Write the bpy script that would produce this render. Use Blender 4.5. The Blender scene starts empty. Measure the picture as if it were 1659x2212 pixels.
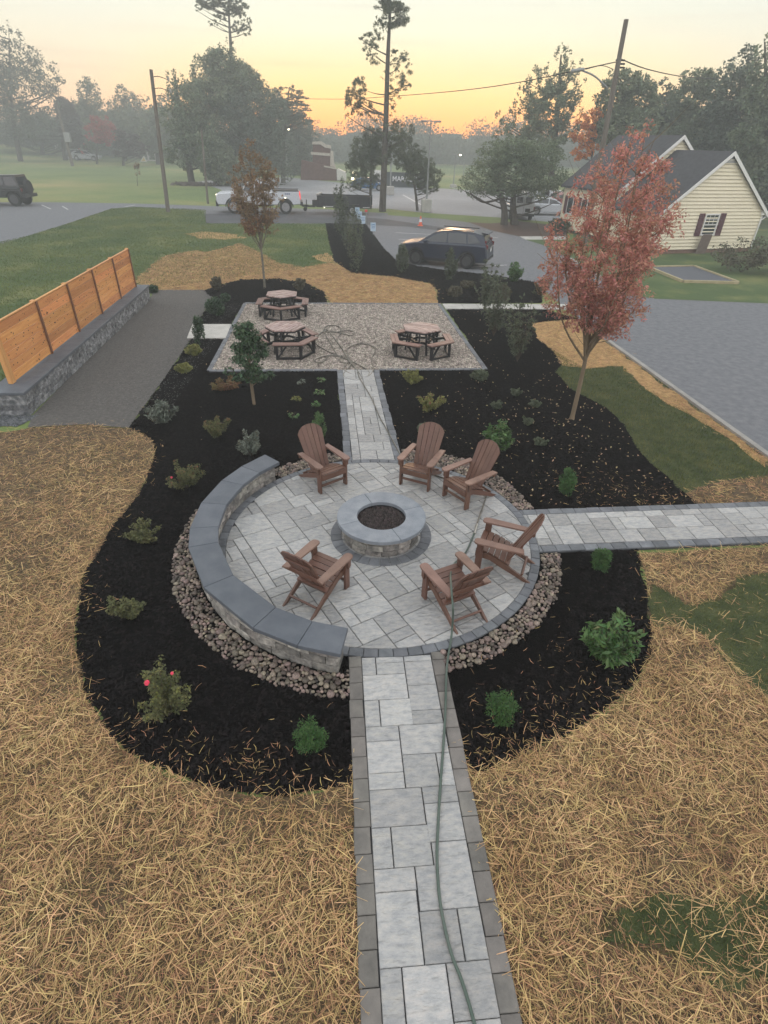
import bpy, bmesh, math, random
import numpy as np
from mathutils import Vector, Matrix, Euler
random.seed(7)
rng = np.random.default_rng(11)
scene = bpy.context.scene
col = scene.collection
R = math.radians

# ------------------------------------------------------------------ camera
FPX, TH, RO, YA, HC = 1183.494, 0.593786, 0.026341, -0.093865, 5.3   # focal (px of a 1659 px wide sheet), pitch, roll, yaw, eye height
def _basis():
    cr, sr, ct, st = math.cos(RO), math.sin(RO), math.cos(TH), math.sin(TH)
    c, s = math.cos(YA), math.sin(YA)
    r = lambda v: Vector((c*v[0]-s*v[1], s*v[0]+c*v[1], v[2]))
    return r((cr, sr*st, sr*ct)), r((-sr, cr*st, cr*ct)), r((0, ct, -st))
CR, CU, CF = _basis()
CAM = Vector((0, 0, HC))
cd = bpy.data.cameras.new('camera'); co = bpy.data.objects.new('camera', cd); col.objects.link(co)
cd.sensor_fit = 'HORIZONTAL'; cd.sensor_width = 36; cd.lens = 36*FPX/1659
cd.clip_start = 0.05; cd.clip_end = 3000
M = Matrix.Identity(4)
for i in range(3):
    M[i][0] = CR[i]; M[i][1] = CU[i]; M[i][2] = -CF[i]; M[i][3] = CAM[i]
co.matrix_world = M
scene.camera = co
def ray(x, y): return CR*((x-829.5)/FPX) + CU*(-(y-1106)/FPX) + CF
def G(x, y, z=0.0):                       # survey point on the level z
    d = ray(x, y); t = (z-HC)/d.z; p = CAM + d*t
    return Vector((p.x, p.y, z))
def D(x, y, Y):                           # survey point at world depth Y
    d = ray(x, y); return CAM + d*(Y/d.y)
def g2(x, y): p = G(x, y); return (p.x, p.y)

# ------------------------------------------------------------------ light
SUN_AZ, SUN_EL = 8.0, 1.5                 # degrees right of +Y, above horizon
w = bpy.data.worlds.new('World'); scene.world = w; w.use_nodes = True
nt = w.node_tree; N = nt.nodes; L = nt.links; N.clear()
def nn(t, **k):
    n = N.new(t)
    for a, b in k.items(): setattr(n, a, b)
    return n
wout = nn('ShaderNodeOutputWorld')
tc = nn('ShaderNodeTexCoord')
sep = nn('ShaderNodeSeparateXYZ'); L.new(tc.outputs['Generated'], sep.inputs[0])
sky = nn('ShaderNodeTexSky'); sky.sky_type = 'NISHITA'; sky.sun_disc = False
sky.sun_elevation = R(-2); sky.sun_rotation = R(SUN_AZ)
bg1 = nn('ShaderNodeBackground'); bg1.inputs['Strength'].default_value = 0.05
L.new(sky.outputs[0], bg1.inputs['Color'])
def ramp(stops, src):
    r = nn('ShaderNodeValToRGB'); e = r.color_ramp.elements
    e[0].position, e[0].color = stops[0][0], (*stops[0][1], 1)
    e[1].position, e[1].color = stops[-1][0], (*stops[-1][1], 1)
    for p, c in stops[1:-1]:
        q = e.new(p); q.color = (*c, 1)
    L.new(src, r.inputs[0]); return r
glow = ramp([(0.0, (1.0, .30, .04)), (.028, (1.05, .37, .06)), (.055, (.90, .47, .12)), (.09, (.66, .50, .23)), (.125, (.56, .53, .37)), (.165, (.48, .50, .41)), (.25, (.46, .48, .46)), (.5, (.50, .51, .52)), (1, (.50, .52, .54))], sep.outputs['Z'])
side = ramp([(0.0, (.66, .36, .20)), (.03, (.64, .39, .22)), (.06, (.58, .42, .25)), (.10, (.54, .48, .34)), (.15, (.47, .49, .42)), (.25, (.45, .47, .46)), (.5, (.50, .51, .52)), (1, (.50, .52, .54))], sep.outputs['Z'])
back = ramp([(0.0, (.52, .50, .52)), (.1, (.66, .61, .62)), (.3, (.60, .60, .62)), (1, (.50, .52, .54))], sep.outputs['Z'])
dp = nn('ShaderNodeVectorMath', operation='DOT_PRODUCT')
dp.inputs[1].default_value = (math.sin(R(SUN_AZ)), math.cos(R(SUN_AZ)), 0)
L.new(tc.outputs['Generated'], dp.inputs[0])
def mrange(src, a, b):
    m = nn('ShaderNodeMapRange'); m.interpolation_type = 'SMOOTHSTEP'
    m.inputs['From Min'].default_value = a; m.inputs['From Max'].default_value = b
    L.new(src, m.inputs['Value']); return m.outputs[0]
m1 = nn('ShaderNodeMix', data_type='RGBA'); L.new(mrange(dp.outputs['Value'], -.1, .85), m1.inputs[0])
L.new(back.outputs[0], m1.inputs[6]); L.new(side.outputs[0], m1.inputs[7])
m2 = nn('ShaderNodeMix', data_type='RGBA'); L.new(mrange(dp.outputs['Value'], .88, .995), m2.inputs[0])
L.new(m1.outputs[2], m2.inputs[6]); L.new(glow.outputs[0], m2.inputs[7])
# thin streaks of cloud low in the glow
mp = nn('ShaderNodeMapping'); mp.inputs['Scale'].default_value = (2.5, 2.5, 60)
L.new(tc.outputs['Generated'], mp.inputs[0])
cn = nn('ShaderNodeTexNoise'); cn.inputs['Scale'].default_value = 1.6; cn.inputs['Detail'].default_value = 4
L.new(mp.outputs[0], cn.inputs['Vector'])
m3 = nn('ShaderNodeMix', data_type='RGBA', blend_type='MULTIPLY'); m3.inputs[0].default_value = .5
cr_ = ramp([(.0, (1, 1, 1)), (.55, (1, 1, 1)), (.72, (.88, .80, .80))], cn.outputs[0])
L.new(m2.outputs[2], m3.inputs[6]); L.new(cr_.outputs[0], m3.inputs[7])
bg2 = nn('ShaderNodeBackground'); bg2.inputs['Strength'].default_value = 1.0
L.new(m3.outputs[2], bg2.inputs['Color'])
add = nn('ShaderNodeAddShader'); L.new(bg1.outputs[0], add.inputs[0]); L.new(bg2.outputs[0], add.inputs[1])
L.new(add.outputs[0], wout.inputs['Surface'])
sd = bpy.data.lights.new('sun', 'SUN'); sd.energy = 0.5; sd.angle = R(12); sd.color = (1, .62, .35)
so = bpy.data.objects.new('sun', sd); col.objects.link(so)
so.rotation_euler = Euler((R(90-6), 0, R(180-SUN_AZ)))
scene.view_settings.view_transform = 'Standard'; scene.view_settings.look = 'None'
scene.view_settings.gamma = 1; scene.view_settings.exposure = 1.47
scene.cycles.max_bounces = 5; scene.cycles.volume_bounces = 0
scene.cycles.volume_step_rate = 6; scene.cycles.transparent_max_bounces = 8

# ------------------------------------------------------------------ materials
def srgb(r, g, b):
    f = lambda c: ((c/255)/12.92 if c/255 <= .04045 else ((c/255+.055)/1.055)**2.4)
    return (f(r), f(g), f(b))
MATS = {}
def mat(name, c1, c2=None, rough=.8, scale=8, detail=5, bump=0, bscale=None, island=0, objrand=0, metal=0, c3=None, stretch=None, emit=None, spec=.4, voro=0, dist=.02, trans=0, hue=.035):
    if name in MATS: return MATS[name]
    m = bpy.data.materials.new(name); m.use_nodes = True; t = m.node_tree; b = t.nodes['Principled BSDF']
    b.inputs['Roughness'].default_value = rough; b.inputs['Metallic'].default_value = metal
    b.inputs['Specular IOR Level'].default_value = spec
    n = t.nodes.new; l = t.links.new
    if c2 is None: c2 = tuple(c*.82 for c in c1)
    geo = n('ShaderNodeTexCoord'); vec = geo.outputs['Object']
    if objrand or stretch:
        mp = n('ShaderNodeMapping'); l(vec, mp.inputs[0])
        if stretch: mp.inputs['Scale'].default_value = stretch
        if objrand:
            oi = n('ShaderNodeObjectInfo'); mm = n('ShaderNodeMath'); mm.operation = 'MULTIPLY'; mm.inputs[1].default_value = 37
            l(oi.outputs['Random'], mm.inputs[0]); l(mm.outputs[0], mp.inputs['Location'])
        vec = mp.outputs[0]
    nz = n('ShaderNodeTexNoise'); nz.inputs['Scale'].default_value = scale; nz.inputs['Detail'].default_value = detail
    nz.inputs['Roughness'].default_value = .6; l(vec, nz.inputs['Vector'])
    rp = n('ShaderNodeValToRGB'); e = rp.color_ramp.elements
    e[0].position = .32; e[1].position = .68; e[0].color = (*c1, 1); e[1].color = (*c2, 1)
    if c3: q = e.new(.5); q.color = (*c3, 1)
    l(nz.outputs[0], rp.inputs[0]); cur = rp.outputs[0]
    if island or objrand:
        amt = island or objrand
        if island:
            g = n('ShaderNodeNewGeometry'); src = g.outputs['Random Per Island']
        else: src = oi.outputs['Random']
        mr = n('ShaderNodeMapRange'); mr.inputs['To Min'].default_value = 1-amt; mr.inputs['To Max'].default_value = 1+amt; l(src, mr.inputs['Value'])
        hs = n('ShaderNodeHueSaturation'); l(mr.outputs[0], hs.inputs['Value']); l(cur, hs.inputs['Color'])
        mh = n('ShaderNodeMath'); mh.operation = 'MULTIPLY_ADD'; mh.inputs[1].default_value = 7.13; mh.inputs[2].default_value = 0
        fr = n('ShaderNodeMath'); fr.operation = 'FRACT'; l(src, mh.inputs[0]); l(mh.outputs[0], fr.inputs[0])
        m_ = n('ShaderNodeMapRange'); m_.inputs['To Min'].default_value = .5-hue*min(1, amt*2); m_.inputs['To Max'].default_value = .5+hue*min(1, amt*2)
        l(fr.outputs[0], m_.inputs['Value']); l(m_.outputs[0], hs.inputs['Hue'])
        cur = hs.outputs[0]
    l(cur, b.inputs['Base Color'])
    if bump:
        bs = n('ShaderNodeTexNoise') if not voro else n('ShaderNodeTexVoronoi')
        bs.inputs['Scale'].default_value = bscale or scale*3
        if not voro: bs.inputs['Detail'].default_value = 6
        l(vec, bs.inputs['Vector'])
        bp = n('ShaderNodeBump'); bp.inputs['Strength'].default_value = bump; bp.inputs['Distance'].default_value = dist
        l(bs.outputs[0], bp.inputs['Height']); l(bp.outputs[0], b.inputs['Normal'])
    if emit:
        b.inputs['Emission Color'].default_value = (*emit[:3], 1); b.inputs['Emission Strength'].default_value = emit[3]
    if trans:
        tr = n('ShaderNodeBsdfTranslucent'); l(cur, tr.inputs[0]); mx = n('ShaderNodeMixShader'); mx.inputs[0].default_value = trans
        out = t.nodes['Material Output']; l(b.outputs[0], mx.inputs[1]); l(tr.outputs[0], mx.inputs[2]); l(mx.outputs[0], out.inputs['Surface'])
    MATS[name] = m; return m

# ------------------------------------------------------------------ helpers
def tag(o, label=None, cat=None, group=None, kind=None):
    if label: o['label'] = label
    if cat: o['category'] = cat
    if group: o['group'] = group
    if kind: o['kind'] = kind
    return o
def empty(name, label, cat, loc=(0, 0, 0), rz=0, group=None):
    o = bpy.data.objects.new(name, None); col.objects.link(o); o.location = loc; o.rotation_euler = (0, 0, rz)
    o.empty_display_size = .1
    return tag(o, label, cat, group)
def link(name, me, m, parent=None):
    if m is not None and not me.materials: me.materials.append(m)
    o = bpy.data.objects.new(name, me); col.objects.link(o)
    if parent is not None: o.parent = parent
    return o
def copy_tree(o, parent=None):
    c = o.copy(); col.objects.link(c); c.parent = parent
    for ch in list(o.children): copy_tree(ch, c)
    return c
def npmesh(name, V, F):                       # F: (n,3) or (n,4) array
    me = bpy.data.meshes.new(name); V = np.asarray(V, np.float32); F = np.asarray(F, np.int32); k = F.shape[1]
    me.vertices.add(len(V)); me.vertices.foreach_set('co', V.ravel())
    me.loops.add(F.size); me.loops.foreach_set('vertex_index', F.ravel())
    me.polygons.add(len(F)); me.polygons.foreach_set('loop_start', np.arange(0, F.size, k, dtype=np.int32))
    me.polygons.foreach_set('loop_total', np.full(len(F), k, np.int32))
    me.update(calc_edges=True); return me
class MB:
    def __init__(s): s.v = []; s.f = []
    def add(s, vs, fs):
        n = len(s.v); s.v += [tuple(v) for v in vs]; s.f += [tuple(i+n for i in f) for f in fs]; return s
    def box(s, c, d, rot=None, bev=0):
        x, y, z = d[0]/2, d[1]/2, d[2]/2
        if bev:
            b = bev; V = []
            for (zz, ins) in ((-z, b), (-z+b, 0), (z-b, 0), (z, b)):
                V += [(-x+ins, -y+ins, zz), (x-ins, -y+ins, zz), (x-ins, y-ins, zz), (-x+ins, y-ins, zz)]
            F = [(3, 2, 1, 0), (12, 13, 14, 15)]
            for k in range(3):
                for i in range(4): F.append((k*4+i, k*4+(i+1) % 4, k*4+4+(i+1) % 4, k*4+4+i))
        else:
            V = [(-x, -y, -z), (x, -y, -z), (x, y, -z), (-x, y, -z), (-x, -y, z), (x, -y, z), (x, y, z), (-x, y, z)]
            F = [(3, 2, 1, 0), (4, 5, 6, 7), (0, 1, 5, 4), (1, 2, 6, 5), (2, 3, 7, 6), (3, 0, 4, 7)]
        V = [Vector(v) for v in V]
        if rot is not None:
            m = rot if isinstance(rot, Matrix) else Euler(rot).to_matrix()
            V = [m @ v for v in V]
        return s.add([v+Vector(c) for v in V], F)
    def beam(s, a, b, wd, th, up=(0, 0, 1)):
        a = Vector(a); b = Vector(b); d = b-a; ln = d.length; y = d.normalized(); x = y.cross(Vector(up))
        if x.length < 1e-4: x = y.cross(Vector((1, 0, 0)))
        x.normalize(); z = x.cross(y)
        return s.box((a+b)/2, (wd, ln, th), Matrix((x, y, z)).transposed())
    def tube(s, path, rad, n=8, cap=True):
        P = [Vector(p) for p in path]; k = len(P)
        if not hasattr(rad, '__len__'): rad = [rad]*k
        V = []; F = []; x = None
        for i in range(k):
            d = (P[min(i+1, k-1)]-P[max(i-1, 0)])
            d = d.normalized() if d.length > 1e-9 else Vector((0, 0, 1))
            if x is None: x = d.orthogonal().normalized()
            x = x - d*x.dot(d)
            x = x.normalized() if x.length > 1e-6 else d.orthogonal().normalized()
            y = d.cross(x)
            for j in range(n):
                a = 2*math.pi*j/n; V.append(P[i]+(x*math.cos(a)+y*math.sin(a))*rad[i])
        for i in range(k-1):
            for j in range(n): F.append((i*n+j, i*n+(j+1) % n, (i+1)*n+(j+1) % n, (i+1)*n+j))
        if cap: F.append(tuple(range(n-1, -1, -1))); F.append(tuple((k-1)*n+j for j in range(n)))
        return s.add(V, F)
    def prism(s, poly, z0, z1, bev=0):        # poly CCW (x,y)
        n = len(poly)
        a = sum(poly[i][0]*poly[(i+1) % n][1]-poly[(i+1) % n][0]*poly[i][1] for i in range(n))
        if a < 0: poly = poly[::-1]
        V = [(x, y, z0) for x, y in poly]; F = [tuple(range(n-1, -1, -1))]
        if bev:
            V += [(x, y, z1-bev) for x, y in poly]; ins = inset(poly, bev); V += [(x, y, z1) for x, y in ins]; k = 3
        else: V += [(x, y, z1) for x, y in poly]; k = 2
        for q in range(k-1):
            for i in range(n): F.append((q*n+i, q*n+(i+1) % n, (q+1)*n+(i+1) % n, (q+1)*n+i))
        F.append(tuple((k-1)*n+i for i in range(n)))
        return s.add(V, F)
    def extr(s, poly, y0, y1, axis='y'):      # poly in (x,z), extruded along y
        n = len(poly); V = [(x, y0, z) for x, z in poly]+[(x, y1, z) for x, z in poly]
        F = [tuple(range(n)), tuple(range(2*n-1, n-1, -1))]
        for i in range(n): F.append(((i+1) % n, i, i+n, (i+1) % n+n))
        if axis == 'x': V = [(b, a, c) for a, b, c in V]
        return s.add(V, F)
    def disc_wheel(s, c, r, wd, n=24, axis='y', r2=None, prof=None):
        prof = prof or [(0, -wd/2), (r*.92, -wd/2), (r, -wd/2+.03), (r, wd/2-.03), (r*.92, wd/2), (0, wd/2)]
        V = []; F = []; k = len(prof)
        for i in range(n):
            a = 2*math.pi*i/n
            for (q, h) in prof:
                p = (q*math.cos(a), h, q*math.sin(a)) if axis == 'y' else (q*math.cos(a), q*math.sin(a), h)
                V.append(Vector(p)+Vector(c))
        for i in range(n):
            for j in range(k-1): F.append((i*k+j, i*k+j+1, ((i+1) % n)*k+j+1, ((i+1) % n)*k+j))
        return s.add(V, F)
    def build(s, name, m, parent=None, smooth=False):
        me = bpy.data.meshes.new(name); me.from_pydata(s.v, [], s.f); me.update()
        if smooth: me.shade_smooth()
        return link(name, me, m, parent)
def inset(poly, b):
    n = len(poly); out = []
    for i in range(n):
        p0, p1, p2 = Vector(poly[i-1]), Vector(poly[i]), Vector(poly[(i+1) % n])
        e1 = (p1-p0); e2 = (p2-p1)
        if e1.length < 1e-7 or e2.length < 1e-7: out.append(tuple(p1)); continue
        e1.normalize(); e2.normalize(); n1 = Vector((-e1.y, e1.x)); n2 = Vector((-e2.y, e2.x))
        m = n1+n2; l = m.length
        if l < 1e-6: out.append(tuple(p1)); continue
        m /= l; out.append(tuple(p1+m*min(b/max(m.dot(n1), .35), b*2.5)))
    return out
def sheet(name, poly, z, m, label=None, kind='structure'):
    s = MB(); s.add([(x, y, z) for x, y in poly], [tuple(range(len(poly)))])
    o = s.build(name, m)
    if o.data.polygons[0].normal.z < 0: o.data.flip_normals()
    return tag(o, label, kind=kind)
def inpoly(P, poly):
    x, y = P[:, 0], P[:, 1]; r = np.zeros(len(P), bool); n = len(poly); j = n-1
    for i in range(n):
        xi, yi = poly[i]; xj, yj = poly[j]
        c = ((yi > y) != (yj > y)) & (x < (xj-xi)*(y-yi)/((yj-yi) if yj != yi else 1e-9)+xi)
        r ^= c; j = i
    return r
def scatter(poly, dens, dmax=None):           # random points in a polygon; dens per m2, thinned with distance from the eye
    A = np.array(poly); lo = A.min(0); hi = A.max(0); n = int((hi-lo).prod()*dens)
    P = rng.random((n, 2))*(hi-lo)+lo
    P = P[inpoly(P, poly)]
    if dmax:
        d = np.hypot(P[:, 0], P[:, 1]); P = P[rng.random(len(P)) < np.clip((dmax/np.maximum(d, .1))**2, 0, 1)]
    return P
def rough(poly, amp=.04, step=.14, seed=1):
    out = []; n = len(poly)
    for i in range(n):
        a = np.array(poly[i]); b = np.array(poly[(i+1) % n]); L_ = np.hypot(*(b-a)); k = max(1, min(80, int(L_/step)))
        for j in range(k):
            p = a+(b-a)*j/k; q = p[None]; d = np.array([vnoise(q, .35, seed)[0]-.5+.6*(vnoise(q, .12, seed+3)[0]-.5), vnoise(q+50, .35, seed+1)[0]-.5+.6*(vnoise(q+50, .12, seed+4)[0]-.5)])
            out.append(tuple(p+d*amp*2))
    return out
def vnoise(P, s, seed=0):                     # cheap smooth value noise in 0..1
    r = np.random.default_rng(seed); T = r.random((64, 64)); q = P/s+100; i = np.floor(q).astype(int); f = q-i; f = f*f*(3-2*f)
    a = T[i[:, 0] % 64, i[:, 1] % 64]; b = T[(i[:, 0]+1) % 64, i[:, 1] % 64]; c = T[i[:, 0] % 64, (i[:, 1]+1) % 64]; d = T[(i[:, 0]+1) % 64, (i[:, 1]+1) % 64]
    return (a*(1-f[:, 0])+b*f[:, 0])*(1-f[:, 1])+(c*(1-f[:, 0])+d*f[:, 0])*f[:, 1]
def strands(name, P, ln, wd, m, z0=.006, zr=.05, parent=None, bend=.25, tilt=.12):
    n = len(P); a = rng.random(n)*2*np.pi; Ls = ln*(.45+.9*rng.random(n)); W = wd*(.6+.8*rng.random(n))
    d = np.stack([np.cos(a), np.sin(a)], 1); s = np.stack([-np.sin(a), np.cos(a)], 1)
    z = z0+zr*rng.random(n)**1.6; tz = (rng.random(n)-.5)*2*tilt*Ls; bd = (rng.random(n)-.5)*bend
    V = np.zeros((n, 6, 3)); F = []
    for k, (t, off) in enumerate(((-.5, 0), (0, 1), (.5, 0))):
        c = P+d*(t*Ls)[:, None]+s*(off*bd*Ls)[:, None]
        zz = np.maximum(z+tz*t*2, z0)
        wk = W*(1 if k == 1 else .6)
        V[:, 2*k, :2] = c-s*wk[:, None]/2; V[:, 2*k, 2] = zz+wk*.25
        V[:, 2*k+1, :2] = c+s*wk[:, None]/2; V[:, 2*k+1, 2] = zz-wk*.1
    b = np.arange(n)*6
    F = np.concatenate([np.stack([b, b+2, b+3, b+1], 1), np.stack([b+2, b+4, b+5, b+3], 1)])
    return link(name, npmesh(name, V.reshape(-1, 3), F), m, parent)
def blades(name, P, h, wd, m, z0=.0, parent=None):
    n = len(P); a = rng.random(n)*2*np.pi; H = h*(.5+.8*rng.random(n)); ln = rng.normal(0, .45, (n, 2))*H[:, None]
    s = np.stack([np.cos(a), np.sin(a)], 1)*(wd*(.6+.8*rng.random(n)))[:, None]/2
    V = np.zeros((n, 3, 3)); V[:, 0, :2] = P-s; V[:, 1, :2] = P+s; V[:, 2, :2] = P+ln; V[:, :2, 2] = z0; V[:, 2, 2] = z0+H
    return link(name, npmesh(name, V.reshape(-1, 3), np.arange(3*n).reshape(-1, 3)), m, parent)
def chips(name, P, size, m, z0=.01, parent=None, flat=.5, elong=1.6, zr=.01):
    n = len(P); base = np.array([[1, 0, -.6], [-.6, .8, -.6], [-.6, -.8, -.6], [0, 0, 1], [.2, .5, .7]])
    F0 = np.array([[0, 1, 4], [1, 3, 4], [0, 4, 3], [1, 2, 3], [2, 0, 3]])
    V = base[None]*(1+.5*(rng.random((n, 5, 3))-.5)); V[:, :, 0] *= elong; V[:, :, 2] *= flat
    V *= (size*(.5+rng.random(n)))[:, None, None]
    a = rng.random(n)*2*np.pi; c, s = np.cos(a)[:, None], np.sin(a)[:, None]
    x = V[:, :, 0]*c-V[:, :, 1]*s; y = V[:, :, 0]*s+V[:, :, 1]*c
    V[:, :, 0] = x+P[:, :1]; V[:, :, 1] = y+P[:, 1:2]; V[:, :, 2] += z0+zr*rng.random(n)[:, None]
    F = (F0[None]+(np.arange(n)*5)[:, None, None]).reshape(-1, 3)
    return link(name, npmesh(name, V.reshape(-1, 3), F), m, parent)
def leaves(name, C, Rr, n, size, m, parent=None, asp=.45, flat=.5, shell=.5, seedz=None, droop=0):
    """n leaf blades spread through ellipsoids C (k,3) with radii Rr (k,3)"""
    C = np.array(C, float); Rr = np.array(Rr, float); vol = Rr.prod(1)**.67; pk = rng.choice(len(C), n, p=vol/vol.sum())
    u = rng.normal(size=(n, 3)); u /= np.linalg.norm(u, axis=1)[:, None]; r = rng.random(n)**(1/3.); r = shell*np.maximum(r, .75)+(1-shell)*r
    rad = 1+.16*rng.normal(size=n)
    P = C[pk]+Rr[pk]*u*(r*rad)[:, None]
    dirv = u*np.array([1, 1, .4])+rng.normal(size=(n, 3))*.6; dirv[:, 2] -= droop; dirv /= np.linalg.norm(dirv, axis=1)[:, None]
    up = rng.normal(size=(n, 3))*flat+np.array([0, 0, 1]); sd = np.cross(dirv, up); sd /= np.linalg.norm(sd, axis=1)[:, None]+1e-9
    nr = np.cross(sd, dirv); S = size*(.6+.8*rng.random(n))[:, None]
    V = np.zeros((n, 4, 3)); V[:, 0] = P-dirv*S*.5; V[:, 1] = P+sd*S*asp*.5+nr*S*.08; V[:, 2] = P+dirv*S*.5; V[:, 3] = P-sd*S*asp*.5+nr*S*.08
    F = np.arange(4*n).reshape(-1, 4)
    return link(name, npmesh(name, V.reshape(-1, 3), F), m, parent)
def clumps(C, Rr, k, frac=.28):
    """break big ellipsoids into many small leaf clumps"""
    C = np.array(C, float); Rr = np.array(Rr, float); v = Rr.prod(1)**.67; pk = rng.choice(len(C), k, p=v/v.sum())
    u = rng.normal(size=(k, 3)); u /= np.linalg.norm(u, axis=1)[:, None]; r = .35+.65*rng.random(k)**.5
    P = C[pk]+Rr[pk]*u*r[:, None]; q = Rr[pk]*frac*(.6+.8*rng.random(k))[:, None]
    return P, q
# ------------------------------------------------------------------ material set
m_lawn = mat('lawn_soil', (.045, .075, .020), (.145, .155, .048), rough=.95, scale=.35, detail=9, bump=.5, bscale=18, c3=(.055, .090, .022), dist=.03)
m_lawnn = mat('lawn_soil_near', (.028, .038, .012), (.075, .080, .028), rough=.95, scale=3, detail=9, bump=.5, bscale=30, c3=(.045, .058, .018), dist=.03)
m_field = mat('field_grass', (.065, .115, .028), (.27, .235, .085), rough=.95, scale=.045, detail=10, bump=.5, bscale=6, c3=(.135, .180, .050), dist=.05)
m_bladen = mat('grass_blade_near', (.062, .090, .022), (.155, .155, .050), rough=.8, scale=1.5, island=.4, trans=.25)
m_blade = mat('grass_blade', (.055, .105, .022), (.185, .205, .055), rough=.7, scale=.25, island=.35, trans=.25)
m_strawbase = mat('straw_ground', (.045, .032, .018), (.15, .098, .047), rough=.95, scale=9, detail=8, bump=.8, bscale=60, c3=(.09, .06, .03))
m_straw = mat('straw', (.27, .160, .070), (.54, .360, .165), rough=.75, scale=1.6, island=.5, trans=.2)
m_strawb = mat('straw_bright', (.46, .29, .12), (.70, .49, .24), rough=.7, scale=1.7, island=.3, trans=.2)
m_strawfar = mat('straw_cover', (.20, .125, .055), (.50, .325, .145), rough=.95, scale=7, detail=10, bump=.9, bscale=45, c3=(.40, .24, .095))
m_mulch = mat('mulch', (.0022, .0020, .0022), (.0085, .0065, .0062), rough=1, scale=25, detail=8, bump=1, bscale=70, spec=.02, dist=.04)
m_chip = mat('mulch_chip', (.004, .0036, .004), (.013, .010, .0095), rough=.9, scale=10, island=.5, spec=.05)
m_leaf_fallen = mat('fallen_leaf', (.30, .19, .08), (.34, .26, .17), rough=.7, scale=3, island=.5)
m_asph = mat('asphalt', (.112, .116, .126), (.178, .179, .184), rough=.9, scale=5, detail=15, bump=.5, bscale=140, c3=(.142, .146, .156), dist=.01)
m_asph_new = mat('asphalt_new', (.045, .047, .052), (.070, .072, .078), rough=.85, scale=.6, detail=9, bump=.3, bscale=140)
m_lot = mat('parking_lot', (.19, .195, .205), (.29, .295, .305), rough=.85, scale=.12, detail=10, bump=.3, bscale=60, c3=(.235, .24, .25))
m_dust = mat('stone_dust', (.062, .057, .052), (.115, .107, .098), rough=.95, scale=14, detail=10, bump=.7, bscale=110, c3=(.088, .083, .076), dist=.01)
m_pea = mat('pea_gravel_bed', (.085, .070, .056), (.20, .168, .138), rough=.9, scale=30, detail=6, bump=.8, bscale=70)
m_pebble = mat('pea_gravel', (.15, .12, .098), (.44, .385, .325), rough=.7, scale=7, detail=8, island=.6)
m_stone = mat('river_stone', (.060, .052, .048), (.27, .205, .155), rough=.5, scale=4, objrand=.6, bump=.15, bscale=40)
m_stone_i = mat('river_stone_bulk', (.060, .052, .048), (.27, .205, .155), rough=.5, scale=9, island=.6, bump=.15, bscale=40)
m_conc = mat('concrete', (.36, .35, .32), (.48, .46, .42), rough=.85, scale=2, detail=8, bump=.2, bscale=60)
m_curb = mat('curb_concrete', (.24, .23, .21), (.34, .32, .29), rough=.9, scale=2, detail=8, bump=.3, bscale=50)
m_joint = mat('joint_sand', (.045, .045, .048), (.075, .075, .078), rough=.95, scale=20, bump=.3)
m_paver = mat('slate_paver', (.265, .270, .272), (.415, .395, .365), rough=.75, scale=10, detail=14, bump=1, bscale=7, objrand=.20, c3=(.345, .342, .332), dist=.06, stretch=(1, 2.2, 1))
m_pborder = mat('border_paver', (.105, .112, .122), (.165, .172, .182), rough=.8, scale=6, bump=.5, objrand=.22)
m_pborder2 = mat('border_paver_dusty', (.115, .108, .098), (.19, .175, .155), rough=.85, scale=5, bump=.5, objrand=.2)
m_cap = mat('bluestone_cap', (.078, .090, .106), (.112, .124, .140), rough=.65, scale=4, detail=8, bump=.18, bscale=90, objrand=.06)
m_firecap = mat('firepit_cap', (.155, .175, .20), (.235, .255, .275), rough=.6, scale=5, detail=8, bump=.2, bscale=80, objrand=.05)
m_block = mat('split_face_block', (.13, .125, .115), (.42, .39, .34), rough=.9, scale=7, detail=10, bump=1, bscale=12, objrand=.3, c3=(.25, .235, .21), dist=.06)
m_block_d = mat('split_face_block_grey', (.075, .08, .084), (.34, .34, .335), rough=.9, scale=8, detail=9, bump=1, bscale=12, objrand=.3, c3=(.16, .165, .17), dist=.06)
m_lava = mat('lava_rock', (.020, .014, .013), (.06, .045, .042), rough=.9, scale=20, island=.5)
m_cedar = mat('cedar_board', (.52, .20, .065), (.66, .32, .115), rough=.55, scale=2.6, detail=8, bump=.15, bscale=20, objrand=.24, hue=.012, c3=(.60, .26, .085), stretch=(6, .5, 9))
m_cedarpost = mat('cedar_post', (.50, .22, .07), (.64, .33, .13), rough=.55, scale=2.6, detail=8, objrand=.08, stretch=(6, 6, .5))
m_knot = mat('cedar_knot', (.07, .025, .012), rough=.6)
m_batten = mat('cedar_batten', (.14, .060, .030), (.20, .085, .040), rough=.6, scale=4)
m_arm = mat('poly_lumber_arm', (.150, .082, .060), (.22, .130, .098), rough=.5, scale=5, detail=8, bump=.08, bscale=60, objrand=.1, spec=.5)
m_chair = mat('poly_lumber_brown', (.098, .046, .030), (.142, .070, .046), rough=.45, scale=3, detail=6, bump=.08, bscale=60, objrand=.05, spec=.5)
m_tableslat = mat('picnic_plank', (.17, .090, .072), (.50, .40, .36), rough=.6, scale=3.5, detail=7, objrand=.15, stretch=(1, 5, 1))
m_tabseat = mat('picnic_seat_plank', (.155, .085, .068), (.25, .16, .135), rough=.55, scale=2.2, detail=7, objrand=.12)
m_black = mat('black_frame', (.010, .010, .012), (.016, .016, .018), rough=.45)
m_hose = mat('garden_hose', (.055, .085, .065), (.085, .11, .09), rough=.45, scale=3)
m_hosetan = mat('garden_hose_dusty', (.040, .042, .036), (.20, .18, .145), rough=.5, scale=3)
m_metal = mat('metal', (.55, .53, .48), rough=.35, metal=1)
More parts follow.
